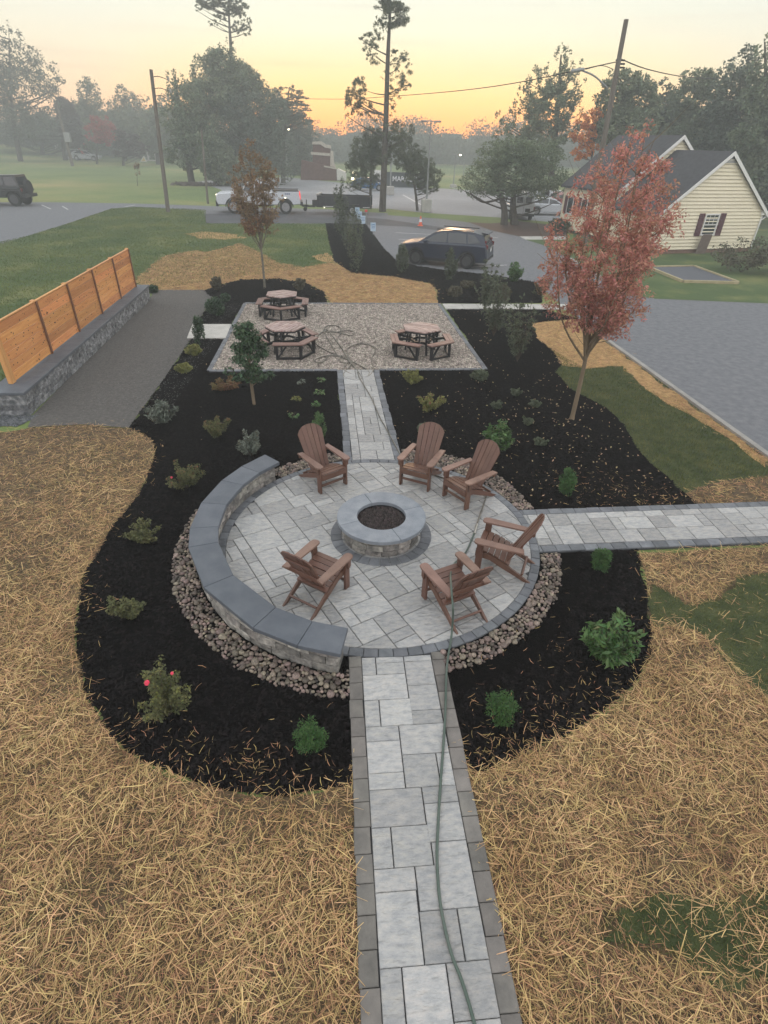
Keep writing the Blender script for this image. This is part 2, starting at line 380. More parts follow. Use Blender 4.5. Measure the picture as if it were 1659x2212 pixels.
m_white = mat('white_paint_line', (.62, .62, .60), (.45, .45, .44), rough=.8, scale=5)
m_timber = mat('landscape_timber', (.32, .27, .15), (.42, .36, .22), rough=.8, scale=4)

# ------------------------------------------------------------------ ground
PC = (.596, 7.085); PR, PRO = 2.397, 2.531
gs = 1400
RNS = True
gr = MB()
xs = [-gs, -300, -120, -60, -30, 0, 30, 60, 120, 300, gs]; ys = [-40, 0, 30, 60, 90, 120, 160, 220, 300, 500, gs]
def hz(x, y):                               # gentle hill rising on the far left
    if x > -55 or y < 150: return 0
    a = min(1, (-55-x)/60); b = min(1, (y-150)/60); return 7*a*a*(3-2*a)*b
xs = list(np.linspace(-230, -40, 30))+[0, 60, 120, 180, 230]; ys = [-24, 60, 140]+list(np.linspace(150, 213, 14))
gr.add([(x, y, hz(x, y)) for y in ys for x in xs], [(j*len(xs)+i, j*len(xs)+i+1, (j+1)*len(xs)+i+1, (j+1)*len(xs)+i) for j in range(len(ys)-1) for i in range(len(xs)-1)])
ground = tag(gr.build('grass_field', m_field, smooth=True), kind='structure')
gp = lambda L: [g2(x, y) for x, y in L]
PX0, PX1 = .197, 1.057                      # near path inner edges
BW = .155                                   # border width
# outlines surveyed on the ground
straw_left = gp([(-260, 960), (0, 935), (70, 925), (180, 917), (278, 926), (330, 950), (338, 980), (325, 1020), (300, 1070), (268, 1110), (240, 1145), (215, 1190), (185, 1240), (168, 1300), (163, 1370), (170, 1440), (190, 1510), (225, 1570), (270, 1625), (340, 1660), (420, 1690), (510, 1710), (590, 1718), (680, 1710), (753, 1697)])+[(PX0-BW+.13, 4.0), (PX0-BW+.13, 1.0), (PX0-BW+.13, -.5), (-9, -.5), (-12, 6)]
straw_right = [(PX1+BW-.13, -.5), (PX1+BW-.13, 2.0), (PX1+BW-.13, 4.2)]+gp([(1022, 1672), (1080, 1650), (1150, 1620), (1220, 1590), (1280, 1555), (1330, 1520), (1370, 1480), (1395, 1430), (1405, 1370), (1400, 1300), (1390, 1240), (1375, 1197), (1659, 1181), (1900, 1172)])+[(8.6, 5), (8.6, -.5)]
grass_patch = gp([(1397, 1340), (1402, 1260), (1430, 1275), (1490, 1312), (1540, 1300), (1580, 1255), (1680, 1232), (1900, 1240), (1900, 1560), (1659, 1510), (1590, 1445), (1545, 1392), (1510, 1367), (1450, 1350)])
mulch_left = gp([(413, 733), (345, 833), (278, 926), (330, 950), (338, 980), (325, 1020), (300, 1070), (268, 1110), (240, 1145), (215, 1190), (185, 1240), (168, 1300), (163, 1370), (170, 1440), (190, 1510), (225, 1570), (270, 1625), (340, 1660), (420, 1690), (510, 1710), (590, 1718), (680, 1710), (753, 1697)])+[(PX0-BW+.13, 3.7), (PX0-BW+.13, 4.6), (PC[0], PC[1]), (PX0-BW+.1, 9.5), (.13-BW, 14.82)]+gp([(457, 805), (488, 733)])
mulch_upleft = gp([(440, 628), (470, 618), (520, 605), (600, 603), (660, 612), (700, 632), (708, 656), (525, 657), (498, 703), (428, 703), (445, 665), (460, 645)])
mulch_right = [(1.15, 9.4), (1.0+BW, 14.82)]+gp([(1052, 797), (1010, 735), (965, 669), (1180, 668), (1250, 690), (1200, 693), (1150, 699), (1160, 730), (1190, 755), (1215, 785), (1200, 805), (1230, 840), (1270, 862), (1310, 882), (1350, 920), (1370, 960), (1400, 1000), (1450, 1040), (1503, 1092), (1125, 1108)])+[PC]
mulch_lowright = [(PX1+BW-.13, 4.6), (PX1+BW-.13, 3.9)]+gp([(1022, 1672), (1080, 1650), (1150, 1620), (1220, 1590), (1280, 1555), (1330, 1520), (1370, 1480), (1395, 1430), (1405, 1370), (1400, 1300), (1390, 1240), (1375, 1188), (1190, 1192)])+[PC]
mulch_top = gp([(703, 483), (790, 484), (829, 537), (857, 565), (900, 575), (955, 583), (1030, 591), (1092, 599), (1155, 610), (1172, 630), (1170, 655), (945, 656), (945, 628), (930, 613), (850, 598), (760, 590), (722, 565), (710, 520)])
straw_back = gp([(296, 600), (330, 572), (360, 552), (420, 542), (450, 545), (520, 526), (560, 545), (600, 568), (660, 578), (700, 570), (722, 567), (760, 590), (850, 598), (930, 613), (945, 628), (945, 656), (700, 657), (708, 656), (700, 632), (660, 612), (600, 603), (520, 605), (470, 618), (440, 628), (300, 628)])
straw_p2 = gp([(395, 505), (440, 501), (500, 505), (530, 513), (490, 518), (430, 515)])
straw_p3 = gp([(678, 552), (700, 546), (722, 552), (722, 566), (690, 564)])
straw_mid = gp([(1150, 699), (1200, 693), (1250, 690), (1310, 739), (1400, 806), (1500, 880), (1600, 951), (1659, 990), (1659, 1010), (1590, 960), (1520, 915), (1480, 890), (1440, 872), (1385, 835), (1345, 792), (1262, 797), (1210, 788), (1190, 755), (1160, 730)])
straw_mid2 = gp([(1478, 1065), (1503, 1093), (1659, 1088), (1900, 1078), (1900, 1020), (1659, 1030), (1560, 1038)])
sheet('straw_bed', rough(straw_left), .006, m_strawbase)
sheet('straw_bed', rough(straw_right), .006, m_strawbase)
sheet('lawn', gp([(1150, 699), (1250, 690), (1310, 739), (1659, 990), (1900, 1160), (1900, 1172), (1100, 1190), (1100, 900)]), .004, m_lawnn)
sheet('lawn', rough(grass_patch, .10, .15, 9), .010, m_lawnn)
sheet('straw_bed', rough(straw_back, .22, .3, 4), .010, m_strawfar)
sheet('straw_bed', rough(straw_p2, .3, .35, 5), .010, m_strawfar); sheet('straw_bed', rough(straw_p3, .25, .35, 6), .010, m_strawfar)
sheet('straw_bed', rough(straw_mid, .10, .2, 7), .010, m_strawfar); sheet('straw_bed', rough(straw_mid2, .10, .2, 8), .010, m_strawbase)
front_lawn = gp([(0, 523), (60, 510), (150, 482), (240, 451), (290, 447), (445, 453), (445, 483), (703, 483), (710, 520), (722, 567), (660, 580), (300, 630), (0, 846), (-300, 1000), (-500, 700)])
sheet('lawn', front_lawn, .004, m_lawn)
for nm, P_ in (('mulch_bed', mulch_left), ('mulch_bed', mulch_upleft), ('mulch_bed', mulch_right), ('mulch_bed', mulch_lowright), ('mulch_bed', mulch_top)):
    sheet(nm, rough(P_, .045, .13, 5), .014, m_mulch)
# roads
sheet('road', gp([(-300, 437), (110, 437), (300, 440), (480, 446), (700, 452), (840, 461), (1000, 478), (1080, 490), (1130, 508), (1180, 532), (1230, 560), (1290, 598), (1372, 640), (1420, 646), (1659, 656), (2200, 668)])+[(25, 12), (9.0, 5.0)]+gp([(1659, 990), (1310, 739), (1190, 640), (1155, 610), (1092, 599), (1030, 591), (955, 583), (900, 575), (857, 565), (829, 537), (790, 484), (445, 483), (440, 455), (290, 447), (240, 451), (150, 482), (60, 510), (-60, 545), (-900, 640)]), .008, m_asph)
sheet('asphalt_patch', gp([(441, 462), (700, 462), (835, 474), (960, 492), (1000, 508), (985, 503), (880, 490), (820, 487), (700, 483), (445, 483)]), .012, m_asph_new)
sheet('parking_lot', gp([(425, 392), (500, 386), (622, 383), (746, 396), (900, 404), (1050, 413), (1240, 425), (1659, 440), (1659, 500), (1240, 484), (1080, 470), (905, 459), (840, 452), (660, 441), (560, 441), (480, 440), (478, 410)]), .004, m_lot)
sheet('grass_strip', gp([(838, 451), (905, 459), (1080, 472), (1220, 484), (1220, 492), (1100, 484), (1065, 488), (955, 473), (838, 465)]), .012, m_field)
sheet('tree_bed', gp([(1010, 480), (1060, 483), (1120, 478), (1225, 490), (1225, 511), (1120, 511), (1062, 498)]), .016, mat('bark_mulch', (.045, .024, .016), (.075, .042, .030), scale=3, bump=.6))
sheet('concrete_walk', gp([(1122, 511), (1225, 511), (1225, 518), (1135, 518)]), .016, m_conc)
sheet('side_lawn', gp([(1135, 518), (1225, 518), (1240, 530), (1230, 560), (1180, 532)]), .012, m_lawn)
sheet('house_lawn', gp([(1240, 500), (1230, 560), (1290, 598), (1372, 640), (1420, 646), (1659, 656), (2200, 668), (2200, 460), (1659, 470)]), .012, m_lawn)
def stripe(a, b, wd, z=.016):
    a = Vector(g2(*a)); b = Vector(g2(*b)); d = (b-a).normalized(); s = Vector((-d.y, d.x))*wd/2
    m_ = MB(); m_.add([(*(a-s), z), (*(b-s), z), (*(b+s), z), (*(a+s), z)], [(0, 1, 2, 3)])
    o = m_.build('painted_line', m_white)
    if o.data.polygons[0].normal.z < 0: o.data.flip_normals()
    tag(o, kind='structure')
stripe((855, 503), (1075, 514), .11); stripe((860, 517), (960, 521), .11); stripe((1000, 579), (1095, 573), .11)
stripe((870, 421), (924, 450), .22, .008); stripe((90, 443), (110, 452), .11); stripe((135, 446), (147, 453), .11); stripe((270, 447), (292, 443), .11)
stripe((970, 404), (1035, 420), .2, .008); stripe((1000, 410), (1090, 428), .2, .008)
# curb along the drive
def curb(a, b, wd, h, n):
    root = None
    a = Vector(a); b = Vector(b)
    for i in range(n):
        p = a.lerp(b, i/n); q = a.lerp(b, (i+.985)/n); m_ = MB(); m_.beam((*p, h/2), (*q, h/2), wd, h)
        o = m_.build('curb' if root is None else 'curb_stone', m_curb, root)
        if root is None: tag(o, kind='structure'); root = o
curb(g2(1312, 738), g2(1659, 988), .13, .07, 18); curb(g2(1659, 988), (8.93, 4.0), .13, .07, 8)
curb(g2(1232, 562), g2(1290, 599), .15, .12, 5); curb(g2(1290, 599), g2(1373, 641), .15, .12, 7)

# ------------------------------------------------------------------ bocce strip of stone dust, gravel pad, slabs
sheet('stone_dust_strip', gp([(328, 640), (332, 627), (440, 627), (459, 641), (445, 665), (413, 733), (345, 833), (278, 926), (180, 918), (60, 925), (72, 898), (200, 765)]), .018, m_dust)
pad = gp([(525, 657), (947, 656.5), (1052, 797), (457.5, 805)])
GX0, GX1, GY0, GY1 = -3.49, 4.18, 14.86, 22.4
pad = [(GX0, GY0), (GX1, GY0), (GX1-.1, GY1), (GX0, GY1)]
tag(sheet('gravel_pad', pad, .012, m_pea))
pebbles_P = scatter(pad, 900)
tag(chips('pea_gravel', pebbles_P, .028, m_pebble, z0=.016, flat=.55, elong=1.3), kind='stuff')
dust_P = scatter([(-6.8, 12.2), (-3.9, 12.2), (-3.6, 22.4), (-6.8, 22.4)], 180)
tag(chips('stone_dust_grit', dust_P, .010, mat('grit', (.07, .068, .063), (.15, .145, .135), island=.4), z0=.02), kind='stuff')
gp_root = MB(); gp_root.box(((GX0+GX1)/2, GY0, .010), (GX1-GX0, .02, .02)); er = tag(gp_root.build('gravel_pad_edging', m_pborder), kind='structure')
me_edge = None
def edging(p, q, wd=.13, step=.21):
    global me_edge
    p = Vector(p); q = Vector(q); n = int((q-p).length/step); ang = math.atan2(q.y-p.y, q.x-p.x)
    if me_edge is None:
        b = MB(); b.box((0, 0, .015), (step-.006, wd, .05), bev=.006); me_edge = b
        o = b.build('edging_paver', m_pborder, er); me_edge = o.data; bpy.data.objects.remove(o)
    for i in range(n):
        c = p.lerp(q, (i+.5)/n); o = link('edging_paver', me_edge, None, er); o.location = (c.x, c.y, rng.random()*.006); o.rotation_euler = (0, 0, ang+rng.normal()*.01)
edging((GX0, GY0), (.0, GY0)); edging((1.15, GY0), (GX1, GY0)); edging((GX1, GY0), (GX1-.1, GY1)); edging((GX0, GY1), (GX1-.1, GY1)); edging((GX0, GY0), (GX0, GY1))
# concrete slab left, pale slab walk right
s_ = MB(); a, b_ = g2(416, 703), g2(405, 733); s_.prism([g2(404, 733), g2(488, 733), g2(500, 703), g2(416, 703)], .0, .05, .008); tag(s_.build('concrete_slab', m_conc), kind='structure')
wroot = None
WY1, WY0 = GY1-.05, g2(1000, 669)[1]
x = 4.2
while x < 9.4:
    wd = random.choice([.6, .75, .9]); m_ = MB(); m_.prism([(x+.008, WY0), (x+wd, WY0), (x+wd, WY1), (x+.008, WY1)], .0, .045, .008)
    o = m_.build('slab_walk' if wroot is None else 'slab', m_conc, wroot)
    if wroot is None: wroot = tag(o, kind='structure')
    x += wd

# ------------------------------------------------------------------ pavers
def clip_circle(poly, c, r, n=96):
    for i in range(n):
        a = 2*math.pi*(i+.5)/n; nx, ny = math.cos(a), math.sin(a); lim = r*math.cos(math.pi/n)
        if all((p[0]-c[0])*nx+(p[1]-c[1])*ny <= lim for p in poly): continue
        out = []
        for k in range(len(poly)):
            p, q = poly[k], poly[(k+1) % len(poly)]
            dp_ = (p[0]-c[0])*nx+(p[1]-c[1])*ny-lim; dq = (q[0]-c[0])*nx+(q[1]-c[1])*ny-lim
            if dp_ <= 0: out.append(p)
            if dp_*dq < 0:
                t = dp_/(dp_-dq); out.append((p[0]+(q[0]-p[0])*t, p[1]+(q[1]-p[1])*t))
        poly = out
        if len(poly) < 3: return []
    clean = []
    for p in poly:
        if not clean or math.hypot(p[0]-clean[-1][0], p[1]-clean[-1][1]) > .004: clean.append(p)
    return clean
def area(p): return abs(sum(p[i][0]*p[(i+1) % len(p)][1]-p[(i+1) % len(p)][0]*p[i][1] for i in range(len(p))))/2
base = MB(); base.prism([(PC[0]+2.52*math.cos(2*math.pi*i/96), PC[1]+2.52*math.sin(2*math.pi*i/96)) for i in range(96)], .0, .042)
patio = tag(base.build('patio', m_joint), kind='structure')
PZ = .06
def paver(poly, m, parent, z0=.03, z1=PZ, bev=.006, name='paver'):
    c = Vector((sum(p[0] for p in poly)/len(poly), sum(p[1] for p in poly)/len(poly)))
    b = MB(); b.prism([(p[0]-c.x, p[1]-c.y) for p in poly], z0, z1, bev)
    o = b.build(name, m, parent); o.location = (c.x, c.y, rng.random()*.003); o.rotation_euler = (rng.normal()*.0015, rng.normal()*.0015, 0); return o
g = .005
U = .1725; ang = R(27); ca, sa = math.cos(ang), math.sin(ang); NG = 32
occ = np.zeros((NG, NG), bool); opts = [(3, 2), (2, 2), (2, 3), (2, 1), (1, 2), (3, 2), (2, 2), (3, 3)]
random.seed(21)
for j in range(NG):
    for i in range(NG):
        if occ[i, j]: continue
        for _ in range(12):
            a, b_ = random.choice(opts)
            if i+a <= NG and j+b_ <= NG and not occ[i:i+a, j:j+b_].any(): break
        else: a, b_ = 1, 1
        if a == 1 and b_ == 1 and i+2 <= NG and not occ[i:i+2, j].any(): a = 2
        occ[i:i+a, j:j+b_] = True
        x0, y0 = (i-NG/2)*U, (j-NG/2)*U
        q = [(x0+g, y0+g), (x0+a*U-g, y0+g), (x0+a*U-g, y0+b_*U-g), (x0+g, y0+b_*U-g)]
        q = [(PC[0]+u*ca-v*sa, PC[1]+u*sa+v*ca) for u, v in q]
        q = clip_circle(q, PC, PR)
        if len(q) < 3 or area(q) < .003: continue
        if all(math.hypot(p[0]-.63, p[1]-7.1) < .62 for p in q): continue
        paver(q, m_paver, patio)
ringb = MB(); ringb.box((PC[0]+PRO, PC[1], .02), (.02, .02, .02)); 
n = 96; pieces = []
def ring(c, r0, r1, n, m, parent, z1, name='border_paver', a0=0, a1=2*math.pi, skip=None, gap=.004, jit=0):
    for i in range(n):
        t0 = a0+(a1-a0)*i/n; t1 = a0+(a1-a0)*(i+1)/n
        if skip and skip((t0+t1)/2): continue
        k = 3; P_ = []
        for r, rev in ((r1, False), (r0, True)):
            ts = [t0+(t1-t0)*s/(k-1) for s in range(k)]; gg = gap/r
            ts[0] += gg; ts[-1] -= gg
            if rev: ts = ts[::-1]
            P_ += [(c[0]+r*math.cos(t), c[1]+r*math.sin(t)) for t in ts]
        paver(P_, m, parent, z1=z1+(rng.random()*jit), bev=.007, name=name)
ring(PC, PR+.004, PRO, 84, m_pborder, patio, PZ+.002)
FC = (.63, 7.1)
ring(FC, .64, .81, 30, m_pborder, patio, PZ+.012)
# ---- near path, traced row by row (sheet px -> path fraction)
def zy(y, s): return G(743.1+.38292*(97+s*390+(y-155)*(.0535+s*.1355)), 1365.2+.38292*y).y
near = [(0, .2, 155, 258), (.2, .6, 163, 190), (.6, 1, 146, 180), (.2, .6, 192, 256), (.6, 1, 182, 316), (0, .6, 260, 398), (.6, 1, 316, 458), (.6, 1, 458, 533), (0, .2, 402, 550), (.2, .62, 398, 545),
        (0, .42, 553, 632), (0, .42, 634, 812), (0, .42, 814, 906), (.42, 1, 538, 702), (.42, .83, 705, 890), (.83, 1, 700, 880),
        (0, .6, 908, 1116), (.6, 1, 886, 980), (.6, 1, 982, 1196), (0, .21, 1120, 1352), (.21, .62, 1110, 1335), (.62, 1, 1196, 1575), (0, .42, 1352, 1480), (.42, .64, 1338, 1588), (0, .41, 1480, 1922), (.41, .78, 1582, 1876), (.78, 1, 1572, 1850),
        (0, .2, 1925, 2330), (.2, .6, 1902, 2330), (.6, 1, 1862, 2200), (.6, 1, 2205, 2500), (0, .6, 2335, 2600), (.6, 1, 2505, 2900), (0, .3, 2605, 2900), (.3, .6, 2605, 2900)]
b = MB(); b.box(((PX0+PX1)/2, 2.4, .014), (PX1-PX0+2*BW, 4.8, .028)); path1 = tag(b.build('garden_path', m_joint), kind='structure')
wd = PX1-PX0; g = .005
Ys = sorted(zy(v, (r[0]+r[1])/2) for r in near for v in r[2:])
grp_ = []
for v in Ys:
    if grp_ and v-grp_[-1][-1] < .032 and v-grp_[-1][0] < .075: grp_[-1].append(v)
    else: grp_.append([v])
cent = [sum(q)/len(q) for q in grp_]
snapY = lambda v: min(cent, key=lambda c: abs(c-v))
for s0, s1, ya, yb in near:
    sm = (s0+s1)/2; Y1, Y0 = snapY(zy(ya, sm)), snapY(zy(yb, sm))
    q = [(PX0+s0*wd+g, Y0+g/2), (PX0+s1*wd-g, Y0+g/2), (PX0+s1*wd-g, Y1-g/2), (PX0+s0*wd+g, Y1-g/2)]
    # trim against the patio ring
    q2 = []
    for (x, y) in q:
        lim = PC[1]-math.sqrt(max(0, (PRO+.006)**2-(x-PC[0])**2)); q2.append((x, min(y, lim)))
    if area(q2) > .002: paver(q2, m_paver, path1)
def border(x0, x1, y0, y1, m, parent, L=.235):
    n = max(1, round((y1-y0)/L))
    for i in range(n):
        a_, b__ = y0+(y1-y0)*i/n+.003, y0+(y1-y0)*(i+1)/n-.003; mid = (x0+x1)/2
        lim = PC[1]-math.sqrt(max(0, (PRO+.006)**2-(mid-PC[0])**2)) if y0 < PC[1] else 99
        w_ = rng.normal()*.004
        q = [(x0+w_, a_), (x1+w_, a_), (x1+w_, min(b__, lim)), (x0+w_, min(b__, lim))]
        if min(b__, lim)-a_ > .03: paver(q, m, parent, z1=PZ-.004, name='border_paver')
border(PX0-BW, PX0-.004, 0, 4.66, m_pborder2, path1); border(PX1+.004, PX1+BW, 0, 4.72, m_pborder2, path1)
def tile(x0, y0, nx, ny, ux, uy, m, parent, tr=lambda x, y: (x, y), opts=((3, 2), (2, 2), (2, 3), (2, 1), (1, 2), (3, 2), (2, 2)), keep=None):
    occ = np.zeros((nx, ny), bool)
    for j in range(ny):
        for i in range(nx):
            if occ[i, j]: continue
            for _ in range(14):
                a, b_ = random.choice(opts)
                if i+a <= nx and j+b_ <= ny and not occ[i:i+a, j:j+b_].any(): break
            else: a, b_ = 1, 1
            if (a, b_) == (1, 1):
                if i+2 <= nx and not occ[i:i+2, j].any(): a = 2
                elif j+2 <= ny and not occ[i, j:j+2].any(): b_ = 2
            occ[i:i+a, j:j+b_] = True
            q = [(x0+i*ux+g, y0+j*uy+g), (x0+(i+a)*ux-g, y0+j*uy+g), (x0+(i+a)*ux-g, y0+(j+b_)*uy-g), (x0+i*ux+g, y0+(j+b_)*uy-g)]
            q = [tr(*p) for p in q]
            if keep: q = keep(q)
            if q and area(q) > .003: paver(q, m, parent)
# ---- far path
FX0, FX1 = .247, 1.09
b = MB(); b.prism([(FX0-BW, 9.5), (FX1+BW, 9.5), (FX1+BW-.11, 14.82), (FX0-BW-.115, 14.82)], 0, .028); path2 = tag(b.build('garden_path', m_joint), kind='structure')
tr2 = lambda x, y: (x-(y-9.6)*.021, y)
def keep2(q):
    return [(x, max(y, PC[1]+math.sqrt(max(0, (PRO+.006)**2-(x-PC[0])**2)))) for x, y in q]
random.seed(5)
tile(FX0, 9.48, 5, 30, (FX1-FX0)/5, .177, m_paver, path2, tr2, keep=keep2)
for xa, xb in ((FX0-BW, FX0-.004), (FX1+.004, FX1+BW)):
    nb = 22
    for i in range(nb):
        ya, yb = 9.5+(14.8-9.5)*i/nb+.003, 9.5+(14.8-9.5)*(i+1)/nb-.003; w_ = rng.normal()*.008
        q = keep2([tr2(xa+w_, ya), tr2(xb+w_, ya), tr2(xb+w_, yb), tr2(xa+w_, yb)])
        if area(q) > .004: paver(q, m_pborder, path2, z1=PZ-.004, name='border_paver')
# ---- side path to the right
A0, A1 = Vector(g2(1150, 1117.5)), Vector(g2(1659, 1099)); B0, B1 = Vector(g2(1165, 1184)), Vector(g2(1659, 1164))
sl = (A1.y-A0.y)/(A1.x-A0.x); y_top = A0.y; x_at = A0.x
SW = .5*((A0.y-B0.y-(A0.x-B0.x)*sl)+(A1.y-B1.y-(A1.x-B1.x)*sl))
sy0 = y_top-SW+(PC[0]+2.4-x_at)*sl; sx0 = PC[0]+2.4
tr3 = lambda x, y: (x, y+(x-sx0)*sl)
XE = 9.0
b = MB(); b.prism([tr3(sx0-.1, sy0-BW), tr3(XE, sy0-BW), tr3(XE, sy0+SW+BW), tr3(sx0-.1, sy0+SW+BW)], 0, .027); path3 = tag(b.build('garden_path', m_joint), kind='structure')
def keep3(q): return [(max(x, PC[0]+math.sqrt(max(0, (PRO+.006)**2-(y-PC[1])**2))), y) for x, y in q]
random.seed(9)
nxs = int((XE-sx0)/U); tile(sx0, sy0, nxs, 5, U, SW/5, m_paver, path3, tr3, keep=keep3)
for ya, yb in ((sy0-BW, sy0-.004), (sy0+SW+.004, sy0+SW+BW)):
    for i in range(26):
        xa, xb = sx0-.1+(XE-sx0)*i/26+.003, sx0-.1+(XE-sx0)*(i+1)/26-.003; w_ = rng.normal()*.004
        q = keep3([tr3(xa, ya+w_), tr3(xb, ya+w_), tr3(xb, yb+w_), tr3(xa, yb+w_)])
        if area(q) > .004: paver(q, m_pborder, path3, z1=PZ-.004, name='border_paver')

# ------------------------------------------------------------------ river stones round the patio
def stone_ok(x, y):
    dx, dy = x-PC[0], y-PC[1]; r = math.hypot(dx, dy); a = math.degrees(math.atan2(dy, dx)) % 360
    left = 132 < a < 258
    if left: lo, hi = 2.83, 3.16
    else:
        lo = 2.56; hi = 2.85 if (a > 258 or a < 20) else (2.85+.26*min(1, (a-20)/25) if a < 60 else 3.05 if a < 90 else 2.9)
    if a > 256 and a < 266: hi = 3.13
    if not lo < r < hi: return False
    if dy < 0 and PX0-BW-.005 < x < PX1+BW+.005: return False
    if dy > 0 and FX0-BW-.03 < x < FX1+BW+.04: return False
    if dx > 0 and sy0-BW-.04+(x-sx0)*sl < y < sy0+SW+BW+.04+(x-sx0)*sl: return False
    return True
bed = []
for (a0, a1) in ((18, 70), (112, 259), (281, 340)):
    pass
stn = []
for _ in range(60000):
    a = rng.random()*2*math.pi; r = 2.5+.7*rng.random(); x, y = PC[0]+r*math.cos(a), PC[1]+r*math.sin(a)
    if stone_ok(x, y): stn.append((x, y))
cell = {}; pts = []
for x, y in stn:
    s = .019+.030*rng.random()**2; k = (int(x/.06), int(y/.06)); bad = False
    for i in range(-2, 3):
        for j in range(-2, 3):
            for (px, py, ps) in cell.get((k[0]+i, k[1]+j), ()):
                if (px-x)**2+(py-y)**2 < ((ps+s)*.80)**2: bad = True; break
            if bad: break
        if bad: break
    if not bad: cell.setdefault(k, []).append((x, y, s)); pts.append((x, y, s))
def ico(sub):
    bm = bmesh.new(); bmesh.ops.create_icosphere(bm, subdivisions=sub, radius=1); me = bpy.data.meshes.new('stone'); bm.to_mesh(me); bm.free(); me.shade_smooth(); return me
pts.sort(key=lambda p: p[2]*p[2]/(p[0]**2+p[1]**2+28), reverse=True)
sb = MB(); rr = 3.14
sb.add([(PC[0]+r*math.cos(t), PC[1]+r*math.sin(t), .022) for t in np.linspace(0, 2*math.pi, 97)[:-1] for r in (2.5, 2.84)], [(2*i, 2*i+1, (2*i+3) % 192, (2*i+2) % 192) for i in range(96)])
sroot = tag(sb.build('river_stone_bed', m_mulch), kind='structure')
stone_me = []
for k in range(5):
    me = ico(2)
    for v in me.vertices:
        f = 1+.10*math.sin(3*v.co.x+k)+.08*math.cos(4*v.co.y+2*k); v.co = Vector((v.co.x*f, v.co.y*f*(.72+.05*k), v.co.z*.62))
    me.materials.append(m_stone); stone_me.append(me)
for k, (x, y, s) in enumerate(pts[:298]):
    o = bpy.data.objects.new('stone', stone_me[k % 5]); col.objects.link(o); o.parent = sroot
    o.location = (x, y, .022+s*.55+.012*rng.random()); o.scale = (s*1.18, s*1.18, s); o.rotation_euler = (rng.normal()*.2, rng.normal()*.2, rng.random()*6.3)
base_v = [np.array([v.co for v in me.vertices]) for me in stone_me]; base_f = np.array([p.vertices for p in stone_me[0].polygons])
VV = []; FF = []; q = 0
allp = [(x, y, s, .022) for x, y, s in pts[298:]]+[(x+rng.normal()*.02, y+rng.normal()*.02, s*.8, .003) for x, y, s in pts[::2]]
for k, (x, y, s, z) in enumerate(allp):
    a = rng.random()*6.3; c_, s_ = math.cos(a), math.sin(a); B_ = base_v[k % 5]*s*1.12; t = np.array([(B_[:, 0]*c_-B_[:, 1]*s_)+x, (B_[:, 0]*s_+B_[:, 1]*c_)+y, B_[:, 2]+z+s*.5+.01*rng.random()]).T
    VV.append(t); FF.append(base_f+q); q += len(t)
me = npmesh('stones', np.concatenate(VV), np.concatenate(FF)); me.shade_smooth()
tag(link('river_stones', me, m_stone_i, sroot), kind='stuff')

# ------------------------------------------------------------------ fire pit
def arcblock(c, r0, r1, t0, t1, z0, z1, rough=.008, k=4, bev=.01):
    """rock-faced block following an arc"""
    b = MB(); ts = [t0+(t1-t0)*i/(k-1) for i in range(k)]; V = []
    prof = [(0, z0+.004, bev), (0, z0+bev, 0), (1, z1-bev, 0), (1, z1-.002, bev)]
    for i, t in enumerate(ts):
        for (_, z, ins) in prof:
            jr = (rng.normal()*rough if 0 < i < k-1 or ins == 0 else 0)
            r = r1-ins+(jr if ins == 0 else 0); V.append((c[0]+r*math.cos(t), c[1]+r*math.sin(t), z))
        for (_, z, ins) in prof[::-1]:
            r = r0+ins-(rng.normal()*rough if ins == 0 else 0); V.append((c[0]+r*math.cos(t), c[1]+r*math.sin(t), z))
    F = []; m_ = 8
    for i in range(k-1):
        for j in range(m_): F.append((i*m_+j, i*m_+(j+1) % m_, (i+1)*m_+(j+1) % m_, (i+1)*m_+j))
    F.append(tuple(range(m_))); F.append(tuple(range(k*m_-1, (k-1)*m_-1, -1)))
    return b.add(V, F)
fp = empty('fire_pit', 'round stone fire pit with grey bluestone cap ring in middle of patio', 'fire pit', (*FC, PZ))
for cse in range(3):
    nb = 15; off = rng.random()*.4
    for i in range(nb):
        t0 = off+2*math.pi*i/nb+.006; t1 = off+2*math.pi*(i+1)/nb-.006
        arcblock((0, 0), .43, .60+rng.random()*.012, t0, t1, cse*.102, (cse+1)*.102-.002, .006).build('block', m_block, fp)
for i in range(4):
    t0 = R(20)+math.pi/2*i+.004; t1 = t0+math.pi/2-.008; k = 14; ts = [t0+(t1-t0)*j/(k-1) for j in range(k)]
    poly = [(.70*math.cos(t), .70*math.sin(t)) for t in ts]+[(.385*math.cos(t), .385*math.sin(t)) for t in ts[::-1]]
    b = MB(); b.prism(poly, .306, .365, .006); b.build('cap_stone', m_firecap, fp)
b = MB(); b.disc_wheel((0, 0, .29), .43, .02, 40, 'z'); 
b = MB(); b.add([(.43*math.cos(2*math.pi*i/40), .43*math.sin(2*math.pi*i/40), .24) for i in range(40)], [tuple(range(40))]); b.build('fire_bed', m_lava, fp)
P_ = np.array([(r*math.cos(a), r*math.sin(a)) for r, a in zip(.41*rng.random(1600)**.5, rng.random(1600)*6.3)])
tag(chips('lava_rock', P_, .020, m_lava, z0=.25, parent=fp, flat=.9, elong=1.1, zr=.03), kind='stuff')
b = MB(); k = 48
b.add([(r*math.cos(2*math.pi*i/k), r*math.sin(2*math.pi*i/k), z) for i in range(k) for (r, z) in ((.392, .24), (.392, .358), (.386, .358), (.386, .24))], [(4*i+j, 4*i+(j+1) % 4, 4*((i+1) % k)+(j+1) % 4, 4*((i+1) % k)+j) for i in range(k) for j in range(4)])
b.build('steel_liner', m_black, fp)

